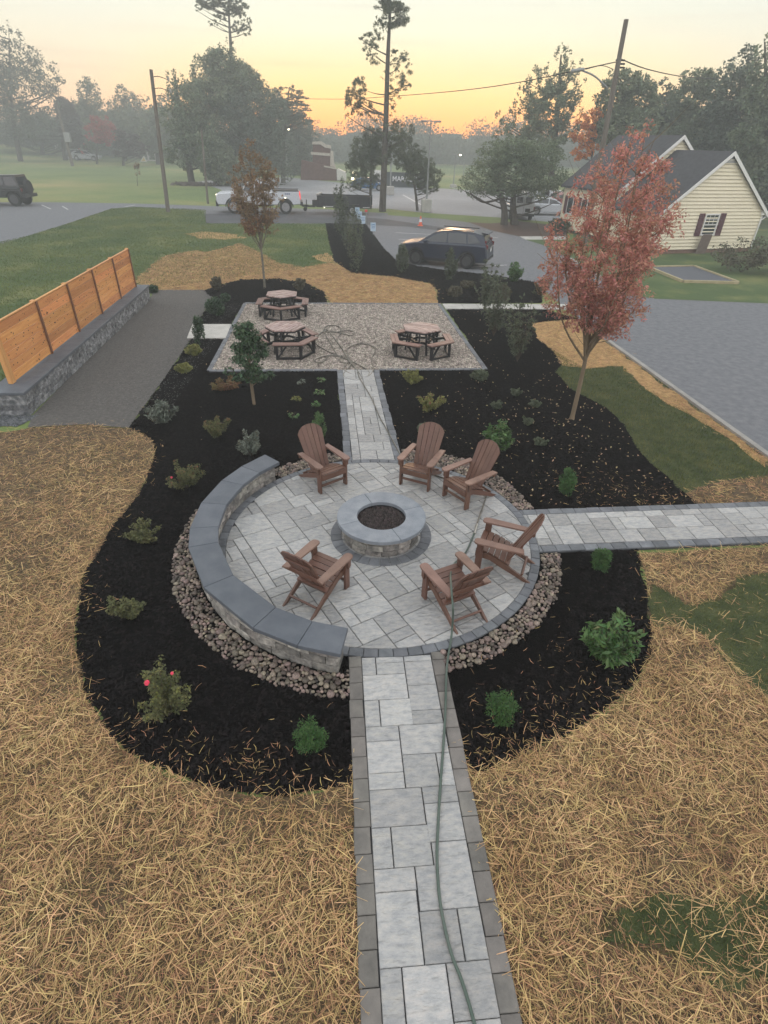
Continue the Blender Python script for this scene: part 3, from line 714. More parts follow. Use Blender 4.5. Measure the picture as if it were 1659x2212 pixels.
# ------------------------------------------------------------------ curved seat wall
sw = empty('seat_wall', 'low curved stone seat wall with bluestone caps along left side of patio', 'seat wall', (*PC, .02))
T0, T1 = R(135), R(256)
for cse in range(3):
    nb = 19; off = (.5 if cse % 2 else 0)
    edges = [T0]+[T0+(T1-T0)*(i+1-off+rng.normal()*.08)/nb for i in range(nb-1 if not off else nb)]+[T1]
    for i in range(len(edges)-1):
        if edges[i+1]-edges[i] < .01: continue
        arcblock((0, 0), 2.535, 2.795+rng.random()*.012, edges[i]+.0015, edges[i+1]-.0015, cse*.123, (cse+1)*.123-.003, .007, k=5).build('block', m_block, sw)
caps = [R(a) for a in (133.5, 145, 156, 170.5, 184.6, 194, 213, 234, 246.5, 257)]
for i in range(len(caps)-1):
    t0, t1 = caps[i]+.001, caps[i+1]-.001
    poly = [(2.87*math.cos(t0), 2.87*math.sin(t0)), (2.87*math.cos(t1), 2.87*math.sin(t1)), (2.455*math.cos(t1), 2.455*math.sin(t1)), (2.455*math.cos(t0), 2.455*math.sin(t0))]
    b = MB(); b.prism(poly, .371, .43, .006); b.build('cap_stone', m_cap, sw)

# ------------------------------------------------------------------ straight wall with the cedar screen
lw = empty('retaining_wall', 'long low grey block wall with bluestone cap beside stone dust strip', 'wall', (-7.0, 17.4, 0))
WYa, WYb = 12.08, 22.95; WX1, WX0 = -6.95, -7.68
tilt_x = lambda y: -(y-12.08)*.021                     # the wall runs very slightly off the grid
def wallblock(x0, x1, y0, y1, z0, z1, m):
    b = MB(); nx = 3
    # six-sided block with a broken front (+x) and front (-y) face
    V = []
    ys_ = np.linspace(y0, y1, 4)
    for z_, ins in ((z0, .008), (z0+.01, 0), (z1-.01, 0), (z1, .008)):
        for k, y in enumerate(ys_): V.append((x1-ins+(rng.normal()*.008 if ins == 0 else 0), y, z_))
    n4 = 4; F = []
    for q in range(3):
        for k in range(3): F.append((q*n4+k, q*n4+k+1, (q+1)*n4+k+1, (q+1)*n4+k))
    s_ = len(V); V += [(x0, y0, z0), (x0, y1, z0), (x0, y0, z1), (x0, y1, z1)]
    F += [(s_+2, 12, 13, 14, 15, s_+3), (s_, s_+2, s_+3, s_+1), (s_+1, 3, 2, 1, 0, s_), (0, 4, 8, 12, s_+2, s_), (s_+1, s_+3, 15, 11, 7, 3)]
    V = [(a+7.0+tilt_x(b_), b_-17.4, c_) for a, b_, c_ in V]
    b.add(V, F); b.build('block', m, lw)
for cse in range(4):
    y = WYa; first = True
    while y < WYb-.05:
        l_ = random.choice([.25, .36, .45, .30]); l_ = l_*.6 if first and cse % 2 else l_; y1 = min(WYb, y+l_)
        if WYb-y1 < .12: y1 = WYb
        wallblock(WX0+.10, WX1+rng.random()*.01, y+.002, y1-.002, cse*.123, (cse+1)*.123-.003, m_block_d); y = y1; first = False
    x = WX0+.10                                          # near end return running left
    while x > -9.6:
        l_ = random.choice([.3, .4, .45]); b = MB(); b.box((x-l_/2+7.0, WYa+.14-17.4, cse*.123+.06), (l_-.004, .26, .119), bev=.01); b.build('block', m_block_d, lw); x -= l_
y = WYa-.04; ci = 0
while y < WYb:
    y1 = min(WYb+.05, y+1.0); b = MB()
    b.prism([(WX0-.03+7+tilt_x(y), y+.002-17.4), (WX1+.05+7+tilt_x(y), y+.002-17.4), (WX1+.05+7+tilt_x(y1), y1-.002-17.4), (WX0-.03+7+tilt_x(y1), y1-.002-17.4)], .495, .555, .006); b.build('cap_stone', m_cap, lw); y = y1
for k in range(2):
    b = MB(); b.box((WX0-.53-k*1.0+7, WYa+.16-17.4, .525), (.99, .40, .06), bev=.006); b.build('cap_stone', m_cap, lw)
P_ = scatter([(-8.6, 11.55), (-6.95, 11.5), (-6.75, 12.05), (-8.6, 12.05)], 2600); tag(chips('drain_gravel', P_, .020, mat('dark_gravel', (.05, .055, .06), (.14, .145, .15), island=.5), z0=.012), kind='stuff')
# cedar privacy screen
fy = [12.66, 14.74, 16.72, 18.72, 20.72, 22.62]; ftop, fbot = 1.86, .556
fx = lambda y: -7.37+tilt_x(y)*.75
scr = empty('cedar_screen', 'new orange cedar board privacy screen standing on the grey block wall', 'fence', (-7.37, 17.6, .556))
for i, y in enumerate(fy):
    b = MB(); b.box((fx(y)+7.37-.035, y-17.6, (ftop-fbot)/2+.01), (.10, .13 if i else .16, ftop-fbot+.03), bev=.006); b.build('post', m_cedarpost, scr)
    if i: 
        b = MB(); b.box((fx(y)+7.37+.045, y-17.6-(.03 if i == 5 else 0), (ftop-fbot)/2), (.022, .075, ftop-fbot-.01)); b.build('batten', m_batten, scr)
b0 = .02
for i in range(5):
    ya, yb = fy[i]+.075, fy[i+1]-.065
    nbd = 6; hh = (ftop-fbot-.04)/nbd
    for k in range(nbd):
        ym = (ya+yb)/2; xa, xb = fx(ya)+7.37, fx(yb)+7.37
        b = MB(); b.beam((xa+.012+rng.normal()*.002, ya-17.6, b0+hh*(k+.5)), (xb+.012+rng.normal()*.002, yb-17.6, b0+hh*(k+.5)), .024, hh-.016, up=(0, 0, 1))
        o = b.build('board', m_cedar, scr)
        kn = MB()
        for _ in range(rng.integers(5, 14)):
            t = rng.random(); yy = ya+(yb-ya)*t; zz = b0+hh*(k+.15+.7*rng.random()); r = .008+.012*rng.random()
            xx = fx(yy)+7.37+.0265
            kn.add([(xx, yy-17.6+r*1.5*math.cos(a), zz+r*math.sin(a)) for a in np.linspace(0, 2*math.pi, 7)[:-1]], [tuple(range(6))])
        tag(kn.build('knots', m_knot, o), kind='stuff')
    b = MB(); b.beam((fx(fy[i])+7.37, fy[i]-17.6, ftop-fbot), (fx(fy[i+1])+7.37, fy[i+1]-17.6, ftop-fbot), .06, .025); b.build('top_rail', m_cedarpost, scr)
# ------------------------------------------------------------------ adirondack chairs
def adirondack(label, loc, face, group='brown adirondack chairs around the fire pit'):
    c = empty('adirondack_chair', label, 'chair', loc, face-math.pi/2, group)
    for s in (-1, 1):
        b = MB(); b.box((s*.275, -.02, .265), (.035, .095, .53), bev=.004); b.build('front_leg', m_chair, c)
        # curved stringer that runs down to the floor behind
        top = [(.02, .365), (-.20, .325), (-.40, .235), (-.58, .13), (-.80, .0)]; bot = [(-.705, .0), (-.55, .07), (-.38, .14), (-.18, .235), (.02, .26)]
        b = MB(); n = len(top)
        poly = [(y, z) for y, z in top]+[(y, z) for y, z in bot]
        for q in range(n-1):
            a0, a1 = top[q], top[q+1]; c0, c1 = bot[n-1-q], bot[n-2-q]
            xa, xb = s*.238-.015, s*.238+.015
            V = [(xa, *a0), (xa, *a1), (xa, *c1), (xa, *c0), (xb, *a0), (xb, *a1), (xb, *c1), (xb, *c0)]
            F = [(0, 1, 2, 3), (7, 6, 5, 4), (0, 4, 5, 1), (2, 6, 7, 3)]
            if q == 0: F.append((0, 3, 7, 4))
            if q == n-2: F.append((1, 5, 6, 2))
            b.add(V, F)
        b.build('rear_leg', m_chair, c)
        # arm with a rounded front
        x = s*.285
        poly = [(x-.055, -.62), (x+.045, -.64), (x+.062, -.30), (x+.068, .0), (x+.055, .05), (x+.02, .072), (x-.035, .072), (x-.062, .045), (x-.068, .0), (x-.062, -.25)]
        if s < 0: poly = [(2*x-p[0], p[1]) for p in poly]
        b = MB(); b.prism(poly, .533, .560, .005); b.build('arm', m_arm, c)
        b = MB(); b.add([(s*.30, -.055, .53), (s*.30, .015, .53), (s*.30, .01, .40), (s*.30, -.035, .37), (s*.328, -.055, .53), (s*.328, .015, .53), (s*.328, .01, .40), (s*.328, -.035, .37)], [(0, 1, 2, 3), (7, 6, 5, 4), (0, 4, 5, 1), (1, 5, 6, 2), (2, 6, 7, 3), (3, 7, 4, 0)]); b.build('arm_bracket', m_chair, c)
    ys_ = [(.0, .375), (-.088, .368), (-.176, .348), (-.262, .318), (-.345, .280), (-.425, .243)]
    for k, (y, z) in enumerate(ys_):
        z2 = ys_[k+1][1] if k < 5 else z-.04
        b = MB(); b.box((0, y, z+.004), (.50, .080, .020), (math.atan2(z-z2, .088)*1.0, 0, 0), bev=.004); b.build('seat_slat', m_chair, c)
    b = MB(); b.box((0, .032, .31), (.515, .022, .10), bev=.004); b.build('front_apron', m_chair, c)
    b = MB(); b.box((0, -.02, .135), (.515, .025, .045), bev=.004); b.build('stretcher', m_chair, c)
    b = MB(); b.box((0, -.66, .10), (.45, .03, .04), (.5, 0, 0), bev=.004); b.build('rear_stretcher', m_chair, c)
    o0 = Vector((0, -.40, .205)); up = Vector((0, -.40, .83)).normalized(); nv = Vector((0, up.z, -up.y))
    for i in range(-2, 3):
        tops = {0: [.868, .872, .868], 1: [.866, .856, .838], 2: [.830, .795, .735]}[abs(i)]
        if i < 0: tops = tops[::-1]
        xb0, xb1 = i*.076-.034, i*.076+.034; xt0, xt1 = i*.103-.0475, i*.103+.0475
        pl = [(xb0, -.04), (xb1, -.04), (xt1*.99, tops[2]), ((xt0+xt1)/2, tops[1]), (xt0*.99, tops[0])]
        V = [o0+up*v+Vector((u, 0, 0))+nv*(.010*(abs(i) == 2)+.004*(abs(i) == 1)) for u, v in pl]; V += [v-nv*.018 for v in V]
        n = 5; F = [(0, 1, 2, 3, 4), (9, 8, 7, 6, 5)]+[((k+1) % n, k, k+n, (k+1) % n+n) for k in range(n)]
        b = MB(); b.add(V, F); b.build('back_slat', m_chair, c)
    p = o0+up*.36-nv*.03; b = MB(); b.box(p, (.66, .03, .07), (math.radians(0), 0, 0), bev=.004); b.build('back_rail', m_chair, c)
    p = o0+up*.66-nv*.03; b = MB(); b.box(p, (.40, .022, .05), (.45, 0, 0), bev=.004); b.build('back_rail', m_chair, c)
    p = o0+up*.02-nv*.03; b = MB(); b.box(p, (.45, .03, .07), (.45, 0, 0), bev=.004); b.build('back_rail', m_chair, c)
    return c
def ch(label, fx_, fy_, deg): adirondack(label, (fx_, fy_, PZ+.002), R(deg))
ch('brown adirondack chair beside the far end of the seat wall, left of the far path', -.13, 8.52, -56)
ch('brown adirondack chair facing the camera, just right of the far path', 1.34, 8.49, -120)
ch('brown adirondack chair with the hose running past its right leg, far right of the pit', 1.99, 7.96, -147)
ch('brown adirondack chair seen from its side, backing onto the right hand paver path', 2.08, 6.36, 154)
ch('brown adirondack chair seen from behind with the hose draped over it', 1.36, 5.70, 113)
ch('brown adirondack chair seen from behind, nearest to the curved seat wall cap', -.16, 6.02, 54)

# ------------------------------------------------------------------ picnic tables
def picnic(label, x, y, rot):
    t = empty('picnic_table', label, 'picnic table', (x, y, .03), R(rot), 'hexagonal picnic tables on the gravel pad')
    r = .60; hx = [(r*math.cos(R(60*k)), r*math.sin(R(60*k))) for k in range(6)]
    def clipy(poly, lo, hi):
        for s_, lim in ((1, lo), (-1, -hi)):
            out = []
            for k in range(len(poly)):
                p, q = poly[k], poly[(k+1) % len(poly)]; dp_, dq = s_*p[1]-lim, s_*q[1]-lim
                if dp_ >= 0: out.append(p)
                if dp_*dq < 0: tt = dp_/(dp_-dq); out.append((p[0]+(q[0]-p[0])*tt, p[1]+(q[1]-p[1])*tt))
            poly = out
        return poly
    nb = 8; h = r*math.sqrt(3)/2; st = 2*h/nb
    for k in range(nb):
        q = clipy(hx, -h+k*st+.011, -h+(k+1)*st-.011)
        if len(q) > 2 and area(q) > .002: b = MB(); b.prism(q, .71, .745, .004); b.build('table_plank', m_tableslat, t)
    b = MB()
    for k in range(6):
        a, c_ = Vector(hx[k])*.96, Vector(hx[(k+1) % 6])*.96; b.beam((*a, .69), (*c_, .69), .03, .045)
    b.build('table_apron', m_black, t)
    ri, ro = .80, 1.06
    for s in range(3):
        a0 = R(120*s+(0))
        def pt(rad, a, f):                   # along the hexagon side that leaves corner a
            c0 = Vector((rad*math.cos(a), rad*math.sin(a))); return c0
        for sg in (1, -1):
            a1 = a0+sg*R(60); f = .80
            P0o, P0i = Vector((ro*math.cos(a0), ro*math.sin(a0))), Vector((ri*math.cos(a0), ri*math.sin(a0)))
            P1o, P1i = Vector((ro*math.cos(a1), ro*math.sin(a1))), Vector((ri*math.cos(a1), ri*math.sin(a1)))
            dd = (P1o-P0o).normalized(); e = P0o+(P1o-P0o)*f; ei = P0i+dd*((e-P0i).dot(dd))
            for m0, m1 in ((0, .485), (.515, 1)):
                A = [P0o+(P0i-P0o)*m0, e+(ei-e)*m0, e+(ei-e)*m1, P0o+(P0i-P0o)*m1]
                A = [p+dd*(.004 if k in (0, 3) else 0) for k, p in enumerate(A)]
                b = MB(); b.prism([tuple(p) for p in A], .43, .465, .004); b.build('seat_plank', m_tabseat, t)
            mid = (e+ei)/2-dd*.10
            b = MB(); b.box((*mid, .215), (.07, .07, .43), (0, 0, math.atan2(dd.y, dd.x)), bev=.004); b.build('bench_leg', m_black, t)
            cen = (P0o+P0i)/2*.99
            b = MB(); b.beam((*mid, .035), (*(cen+dd*.03), .035), .055, .06); b.beam((*mid, .40), (*(cen+dd*.04), .40), .05, .055)
            b.beam((*(mid-dd*.03), .06), (*(mid-dd*.28), .39), .04, .045); b.build('bench_frame', m_black, t)
            ang_ = math.atan2(mid.y, mid.x); q_ = Vector((.30*math.cos(ang_), .30*math.sin(ang_)))
            b = MB(); b.beam((*mid, .36), (*q_, .36), .04, .07); b.beam((*(q_*1.55), .03), (*(q_*1.25), .69), .05, .05); b.build('table_leg', m_black, t)
        cen = Vector(((ri+ro)/2*math.cos(a0), (ri+ro)/2*math.sin(a0)))
        b = MB(); b.box((*(cen*.99), .215), (.07, .07, .43), (0, 0, a0), bev=.004); b.build('bench_leg', m_black, t)
    b = MB()
    for k in range(6):
        a = R(60*k+20); c_ = R(60*(k+1)+20); b.beam((.30*math.cos(a), .30*math.sin(a), .36), (.30*math.cos(c_), .30*math.sin(c_), .36), .04, .06)
    b.build('centre_frame', m_black, t)
    return t
picnic('hexagonal picnic table at the back left of the gravel, behind the other two', -1.9, 20.65, 30)
picnic('hexagonal picnic table standing left of the coiled hose', -1.5, 16.55, 60)
picnic('hexagonal picnic table alone on the right side of the gravel', 2.52, 16.40, -30)

# ------------------------------------------------------------------ hose
def catmull(P, n=6):
    P = [Vector(p) for p in P]; out = []
    for i in range(len(P)-1):
        p0 = P[max(i-1, 0)]; p1 = P[i]; p2 = P[i+1]; p3 = P[min(i+2, len(P)-1)]
        for k in range(n):
            t = k/n; out.append(.5*((2*p1)+(p2-p0)*t+(2*p0-5*p1+4*p2-p3)*t*t+(3*p1-p0-3*p2+p3)*t**3))
    out.append(P[-1]); return out
z8 = lambda x, y, z=PZ+.02: G(587.6+.3646*x, 1054.4+.3646*y, z)
hz_ = lambda x, y, z=PZ+.02: G(x, y, z)
near_h = [hz_(1075, 2420), hz_(1025, 2212), hz_(998, 2120), hz_(975, 2060), hz_(957, 1985), hz_(948, 1925), hz_(944, 1850), hz_(946, 1790), hz_(951, 1700), hz_(957, 1620), hz_(962, 1540), hz_(964, 1460), hz_(968, 1418),
          z8(1060, 900), z8(1070, 800, .25), z8(1072, 720, .56), z8(1066, 640, .66), z8(1060, 560, .66), z8(1058, 510, .50), z8(1075, 455, .20), z8(1110, 418), z8(1150, 375), z8(1185, 300), z8(1208, 238)]
far_h = [z8(1208, 238), z8(1228, 170), z8(1250, 110), z8(1268, 50), z8(1268, 20), z8(1240, -15), G(985, 1040, PZ+.02), G(935, 1025, PZ+.02), G(895, 1008, PZ+.02), G(876, 995, PZ+.02)]
g3 = lambda x, y, z=PZ+.02: G(725.8+.10937*x, 777.7+.10937*y, z)
far_h += [g3(1330, 1960), g3(1250, 1830), g3(1120, 1590), g3(980, 1330), g3(890, 1180), g3(800, 980), g3(725, 800), g3(645, 650), g3(560, 510), g3(490, 395), g3(455, 330), g3(430, 240)]
g6 = lambda x, y, z=.045: G(518.5+.3021*x, 604.9+.3021*y, z+.012*rng.random())
coil = [(840, 655), (800, 600), (770, 560), (735, 500), (697, 440), (700, 410), (725, 370), (660, 375), (605, 368), (601, 345), (640, 325), (700, 330), (722, 350), (718, 365), (780, 360), (822, 378), (790, 395), (740, 385), (650, 365), (605, 372), (640, 440), (690, 530), (720, 545),
        (650, 520), (590, 490), (545, 455), (540, 420), (570, 385), (600, 368), (640, 372)]
coil2 = [(860, 680), (810, 678), (760, 655), (740, 635), (765, 590), (785, 570), (745, 550), (670, 535), (600, 545), (545, 565), (535, 582), (580, 588), (615, 565), (640, 540), (700, 545), (780, 575), (850, 605), (905, 640), (925, 665), (905, 695), (850, 715), (790, 712), (745, 690), (745, 665), (790, 610), (780, 580), (725, 540), (715, 575), (745, 592), (785, 582),
         (770, 530), (775, 485), (840, 458), (910, 460), (960, 480), (965, 510), (940, 570), (955, 630), (930, 680), (880, 700)]
hose = MB(); hose.tube(catmull(near_h, 6), .0135, 8)
ho = tag(hose.build('garden_hose', m_hose, smooth=True), 'long green garden hose running up the path, over one chair, to a coil on gravel', 'hose')
b = MB(); b.tube(catmull(far_h, 6), .0125, 8); b.build('hose_far_length', m_hosetan, ho, smooth=True)
b = MB(); b.tube(catmull([far_h[-1]]+[g6(*p) for p in coil]+[g6(*p) for p in coil2], 6), .0155, 8); b.build('hose_coil', m_hosetan, ho, smooth=True)
p = z8(1208, 238); q = z8(1228, 170); b = MB(); b.tube([p+(q-p)*-.45, p+(q-p)*.35], .019, 10); b.build('coupling', m_metal, ho)

# ------------------------------------------------------------------ straw, grass, chips
near_filter = lambda P: P[~(((P[:, 0] > PX0-BW+.02) & (P[:, 0] < PX1+BW-.02) & (P[:, 1] < 4.7)) & (rng.random(len(P)) > .012))]
def thin(P, seed, s=.8, lo=.25):
    v = vnoise(P, s, seed); return P[rng.random(len(P)) < np.clip(lo+1.6*v, 0, 1)]
def spill(P, frac=.06, s=.22):
    k = rng.random(len(P)) < frac; P = P.copy(); P[k] += rng.normal(size=(k.sum(), 2))*s; return P
poly_g1 = gp([(1300, 1975), (1400, 1940), (1560, 1950), (1700, 1930), (1700, 2120), (1560, 2110), (1500, 2080), (1400, 2060), (1300, 2050)])
SL = spill(thin(scatter(straw_left, 3000, 6.8), 3, .55, .30)); SR = spill(thin(scatter(straw_right, 3000, 6.8), 4, .55, .30))
kk = inpoly(SR, grass_patch); SR = SR[~(kk & (rng.random(len(SR)) > .04))]
kk = inpoly(SR, poly_g1); SR = SR[~(kk & (rng.random(len(SR)) > .26+.5*vnoise(SR, .3, 17)**2))]
side_ok = lambda P: P[~((P[:, 0] > sx0-.1) & (P[:, 1] > sy0-BW+.02+(P[:, 0]-sx0)*sl) & (P[:, 1] < sy0+SW+BW-.02+(P[:, 0]-sx0)*sl) & (rng.random(len(P)) > .01))]
def layer(P, nm='straw'):
    tag(strands(nm, P, .078, .0046, m_straw, zr=.045, bend=.18), kind='stuff')
    q = P[rng.random(len(P)) < .15]+rng.normal(size=(1, 2))*.01; tag(strands(nm, q, .17, .0056, m_strawb, z0=.03, zr=.07, bend=.07, tilt=.22), kind='stuff')
layer(near_filter(SL))
layer(side_ok(near_filter(SR)))
for P_, dd_, sd_ in ((straw_mid, 900, 5), (straw_mid2, 700, 6)):
    tag(strands('straw', side_ok(spill(thin(scatter(P_, dd_, 14), sd_, .5, .3), .1, .15)), .13, .009, m_straw, zr=.04), kind='stuff')
tag(strands('straw', spill(scatter(straw_back, 380), .12, .3), .16, .014, m_straw, zr=.05), kind='stuff')
# stray straw lying on the mulch near the edges
band = []
for (x, y, s, n) in ((400, 1625, .20, 70), (540, 1675, .22, 120), (300, 1580, .16, 40), (680, 1685, .2, 40), (1220, 1585, .25, 130), (1110, 1635, .22, 120), (1060, 1560, .3, 50), (1330, 1500, .25, 90), (1180, 1420, .45, 60), (1330, 1060, .5, 160), (1240, 1050, .5, 70), (1430, 1080, .3, 120), (190, 1300, .15, 40), (230, 1130, .2, 50), (330, 900, .2, 25), (1000, 1750, .25, 50), (500, 1500, .8, 14), (1260, 1330, .6, 30)):
    c_ = np.array(g2(x, y)); band.append(c_+rng.normal(size=(n, 2))*s)
tag(strands('stray_straw', side_ok(near_filter(np.concatenate(band))), .085, .0052, m_straw, z0=.02, zr=.03), kind='stuff')
sheet('lawn', rough(poly_g1, .16, .15, 12), .012, m_lawnn)
gb = [(grass_patch, 2600, .05), (poly_g1, 3600, .055)]
for P_, dn, h_ in gb: tag(blades('grass', scatter(P_, dn), h_, .007, m_bladen), kind='stuff')
lawn_mid = gp([(1190, 755), (1262, 797), (1345, 792), (1385, 835), (1440, 872), (1480, 890), (1520, 915), (1590, 960), (1659, 1010), (1800, 1100), (1700, 1035), (1560, 1038), (1478, 1065), (1450, 1040), (1400, 1000), (1370, 960), (1350, 920), (1310, 882), (1270, 862), (1230, 840), (1200, 805), (1215, 785)])
tag(blades('grass', scatter(lawn_mid, 1500), .055, .011, m_bladen), kind='stuff')
gl = scatter(front_lawn, 230); tag(blades('grass', gl, .06, .028, m_blade), kind='stuff')
und = scatter(straw_left, 60, 8); v = vnoise(und, .7, 8); tag(blades('grass', np.repeat(und[v > .66], 10, 0)+rng.normal(size=((v > .66).sum()*10, 2))*.07, .05, .006, m_bladen), kind='stuff')
def chipfilter(P):
    r = np.hypot(P[:, 0]-PC[0], P[:, 1]-PC[1]); return P[r > 3.12]
for P_ in (mulch_left, mulch_right, mulch_lowright): tag(chips('mulch_chips', chipfilter(scatter(P_, 650, 11)), .017, m_chip, z0=.016, elong=2.2, flat=.45, zr=.02), kind='stuff')
for P_ in (mulch_top, mulch_upleft): tag(chips('mulch_chips', scatter(P_, 120), .035, m_chip, z0=.016, elong=2, zr=.03), kind='stuff')
lf = np.concatenate([np.array(g2(1230, 930))+rng.normal(size=(620, 2))*np.array([1.5, 1.9]), scatter(mulch_right, 9), scatter(mulch_left, 1.2)])
lf = lf[inpoly(lf, mulch_right) | inpoly(lf, mulch_left)]
fl = leaves('fallen_leaves', np.c_[lf, np.full(len(lf), .035)], np.full((len(lf), 3), .001), len(lf), .050, m_leaf_fallen, asp=.5, flat=.2, shell=0)
tag(fl, kind='stuff')

# ------------------------------------------------------------------ plants in the beds
m_g_box = mat('boxwood_leaf', (.030, .085, .015), (.055, .125, .025), rough=.5, scale=3, island=.35, trans=.25)
m_g_dark = mat('dark_leaf', (.025, .058, .024), (.050, .095, .038), rough=.5, scale=3, island=.35, trans=.2)
m_g_rose = mat('rose_leaf', (.075, .088, .030), (.155, .150, .055), rough=.6, scale=3, island=.35, trans=.25)
m_g_bright = mat('bright_leaf', (.050, .120, .028), (.110, .190, .060), rough=.4, scale=3, island=.35, trans=.25)
m_g_grey = mat('grey_leaf', (.095, .115, .088), (.19, .21, .165), rough=.6, scale=3, island=.3, trans=.2)
m_g_yel = mat('yellow_leaf', (.16, .17, .040), (.25, .24, .075), rough=.6, scale=3, island=.3, trans=.25)
m_g_olive = mat('olive_leaf', (.070, .090, .052), (.125, .145, .085), rough=.6, scale=3, island=.35, trans=.2)
m_g_red = mat('barberry_leaf', (.20, .085, .045), (.16, .12, .040), rough=.6, scale=3, island=.35, trans=.25)
m_g_brown = mat('dull_leaf', (.085, .075, .045), (.13, .115, .07), rough=.7, scale=3, island=.35, trans=.2)
m_stem = mat('stem', (.05, .035, .022), (.08, .06, .04), rough=.8)
m_flower = mat('rose_flower', (.70, .05, .10), (.62, .08, .12), rough=.5, scale=8)
PXM = lambda px, py: FPX/((G(px, py)-CAM).dot(CF))        # px per metre at a ground point
def stems(name, base, tips, r, parent, m=None):
    b = MB()
    for t in tips:
        t = Vector(t); md = (t*.5)+Vector((rng.normal()*.02, rng.normal()*.02, t.z*.08)); b.tube(catmull([Vector((0, 0, 0)), md, t], 3), [r]*3+[r*.8]*3+[r*.4], 4)
    return b.build(name, m or m_stem, parent)
def shrub(label, px, py, wpx, hpx, m, kind='box', name='shrub', cat='shrub', group=None, m2=None, flowers=()):
    k = PXM(px, py); W = wpx/k/2; H = hpx/k*1.0; c = G(px, py, .015)
    dep = W*.95; H = max(.10, (hpx/k-dep*.55)*1.15)       # part of the pixel height is the plant's depth seen from above
    o = empty(name, label, cat, c, rng.random()*6, group)
    dist = (c-CAM).length; ls = max(.016, dist*.0035)
    if kind == 'box':
        C, Q = clumps([(0, 0, H*.5)], [(W*.86, W*.86, H*.5)], 46, .30); C = np.vstack([C, [[0, 0, H*.5]]]); Q = np.vstack([Q, [[W*.78, W*.78, H*.46]]])
        leaves('foliage', C, Q, 2600, max(.022, ls), m, o, asp=.5, shell=.6)
    elif kind == 'leafy':
        tips = [(W*.8*math.cos(a)*r_, W*.8*math.sin(a)*r_, H*(.55+.45*rng.random())*(1.15-.5*r_)) for a, r_ in zip(rng.random(34)*6.3, rng.random(34)**.6)]
        stems('stem', None, tips, .006, o)
        C = []; 
        for t in tips:
            for q in range(6): C.append([t[0]*(.35+.13*q), t[1]*(.35+.13*q), t[2]*(.30+.145*q)])
        leaves('foliage', C, [[.06, .06, .05]]*len(C), 1500, max(.105, ls*1.6), m, o, asp=.30, flat=.8, shell=.3)
    elif kind == 'rose':
        tips = [(W*math.cos(a)*r_, W*math.sin(a)*r_, H*(.45+.6*rng.random())) for a, r_ in zip(rng.random(20)*6.3, .2+.8*rng.random(20))]
        stems('stem', None, tips, .005, o)
        C = []
        for t in tips:
            for q in range(5): C.append([t[0]*(.4+.15*q), t[1]*(.4+.15*q), t[2]*(.4+.15*q)])
        leaves('foliage', C, [[W*.19, W*.19, H*.13]]*len(C), 2300, max(.036, ls), m, o, asp=.6, flat=.6, shell=.4)
        if m2: tag(leaves('leaf_tips', [[t[0], t[1], t[2]*1.02] for t in tips], [[W*.12, W*.12, H*.08]]*len(tips), 170, max(.034, ls), m2, o, asp=.6), kind='stuff')
    elif kind == 'column':
        C, Q = clumps([(0, 0, H*.45), (0, 0, H*.75)], [(W*.8, W*.8, H*.45), (W*.5, W*.5, H*.27)], 60, .26)
        leaves('foliage', C, Q, 2200, max(.035, ls), m, o, asp=.4, shell=.6, flat=.3)
    elif kind == 'hosta':
        tips = [(W*.8*math.cos(a), W*.8*math.sin(a), H*.7*(.5+.5*rng.random())) for a in np.linspace(0, 6.3, 9)[:-1]+rng.random()]
        stems('stem', None, tips, .004, o)
        leaves('foliage', [[t[0]*.75, t[1]*.75, t[2]] for t in tips], [[W*.18, W*.18, .02]]*8, 34, max(.085, W*.55), m, o, asp=.6, flat=.3, shell=.2)
    for (fx_, fy_, fr) in flowers:
        b = MB(); p = D(fx_, fy_, c.y-.02)-c; rz = o.rotation_euler.z; p = Matrix.Rotation(-rz, 3, 'Z') @ p
        for q in range(9):
            a = q*2.4; b.box((p.x+fr*.5*math.cos(a), p.y+fr*.5*math.sin(a), p.z+fr*.3*(q % 3)), (fr, fr*.8, fr*.35), (rng.normal()*.6, rng.normal()*.6, a), bev=fr*.08)
        b.build('flower', m_flower, o)
    return o
G1 = 'small shrubs planted in the dark mulch'
shrub('grey green shrub with large drooping leaves beside the stone dust strip', 353, 912, 84, 62, m_g_grey, 'leafy')
shrub('bushy green shrub with orange red leaf tips in the left bed', 470, 946, 58, 50, m_g_rose, 'rose', m2=m_g_red)
shrub('dull grey green shrub just behind the far end of the seat wall', 543, 985, 62, 56, m_g_grey, 'rose', m2=m_g_brown)
shrub('rose bush with a single pink bloom on its left side, left bed', 405, 1055, 76, 62, m_g_rose, 'rose', m2=m_g_red, flowers=[(371, 1032, .022)])
shrub('sparse yellow green rose bush beside the middle of the seat wall', 307, 1170, 76, 50, m_g_rose, 'rose')
shrub('olive rose bush left of the river stones', 284, 1334, 76, 68, m_g_rose, 'rose')
shrub('largest rose bush, with two pink blooms, in the lower left bed', 366, 1545, 120, 122, m_g_rose, 'rose', m2=m_g_yel, flowers=[(318, 1476, .026), (372, 1455, .016)])
shrub('round bright green boxwood beside the near path on its left', 671, 1612, 72, 80, m_g_box, 'box', name='boxwood')
shrub('small yellow green mound shrub, lower of the pair left of the gravel pad', 397, 804, 34, 24, m_g_yel, 'box')
shrub('small yellow green mound shrub just below the dark columnar evergreen', 420, 766, 38, 28, m_g_yel, 'box')
shrub('dark columnar evergreen in front of the concrete slab', 434, 744, 34, 62, m_g_dark, 'column')
shrub('wide shrub with rusty green leaves left of the small dark tree', 488, 842, 66, 36, m_g_red, 'rose', m2=m_g_rose)
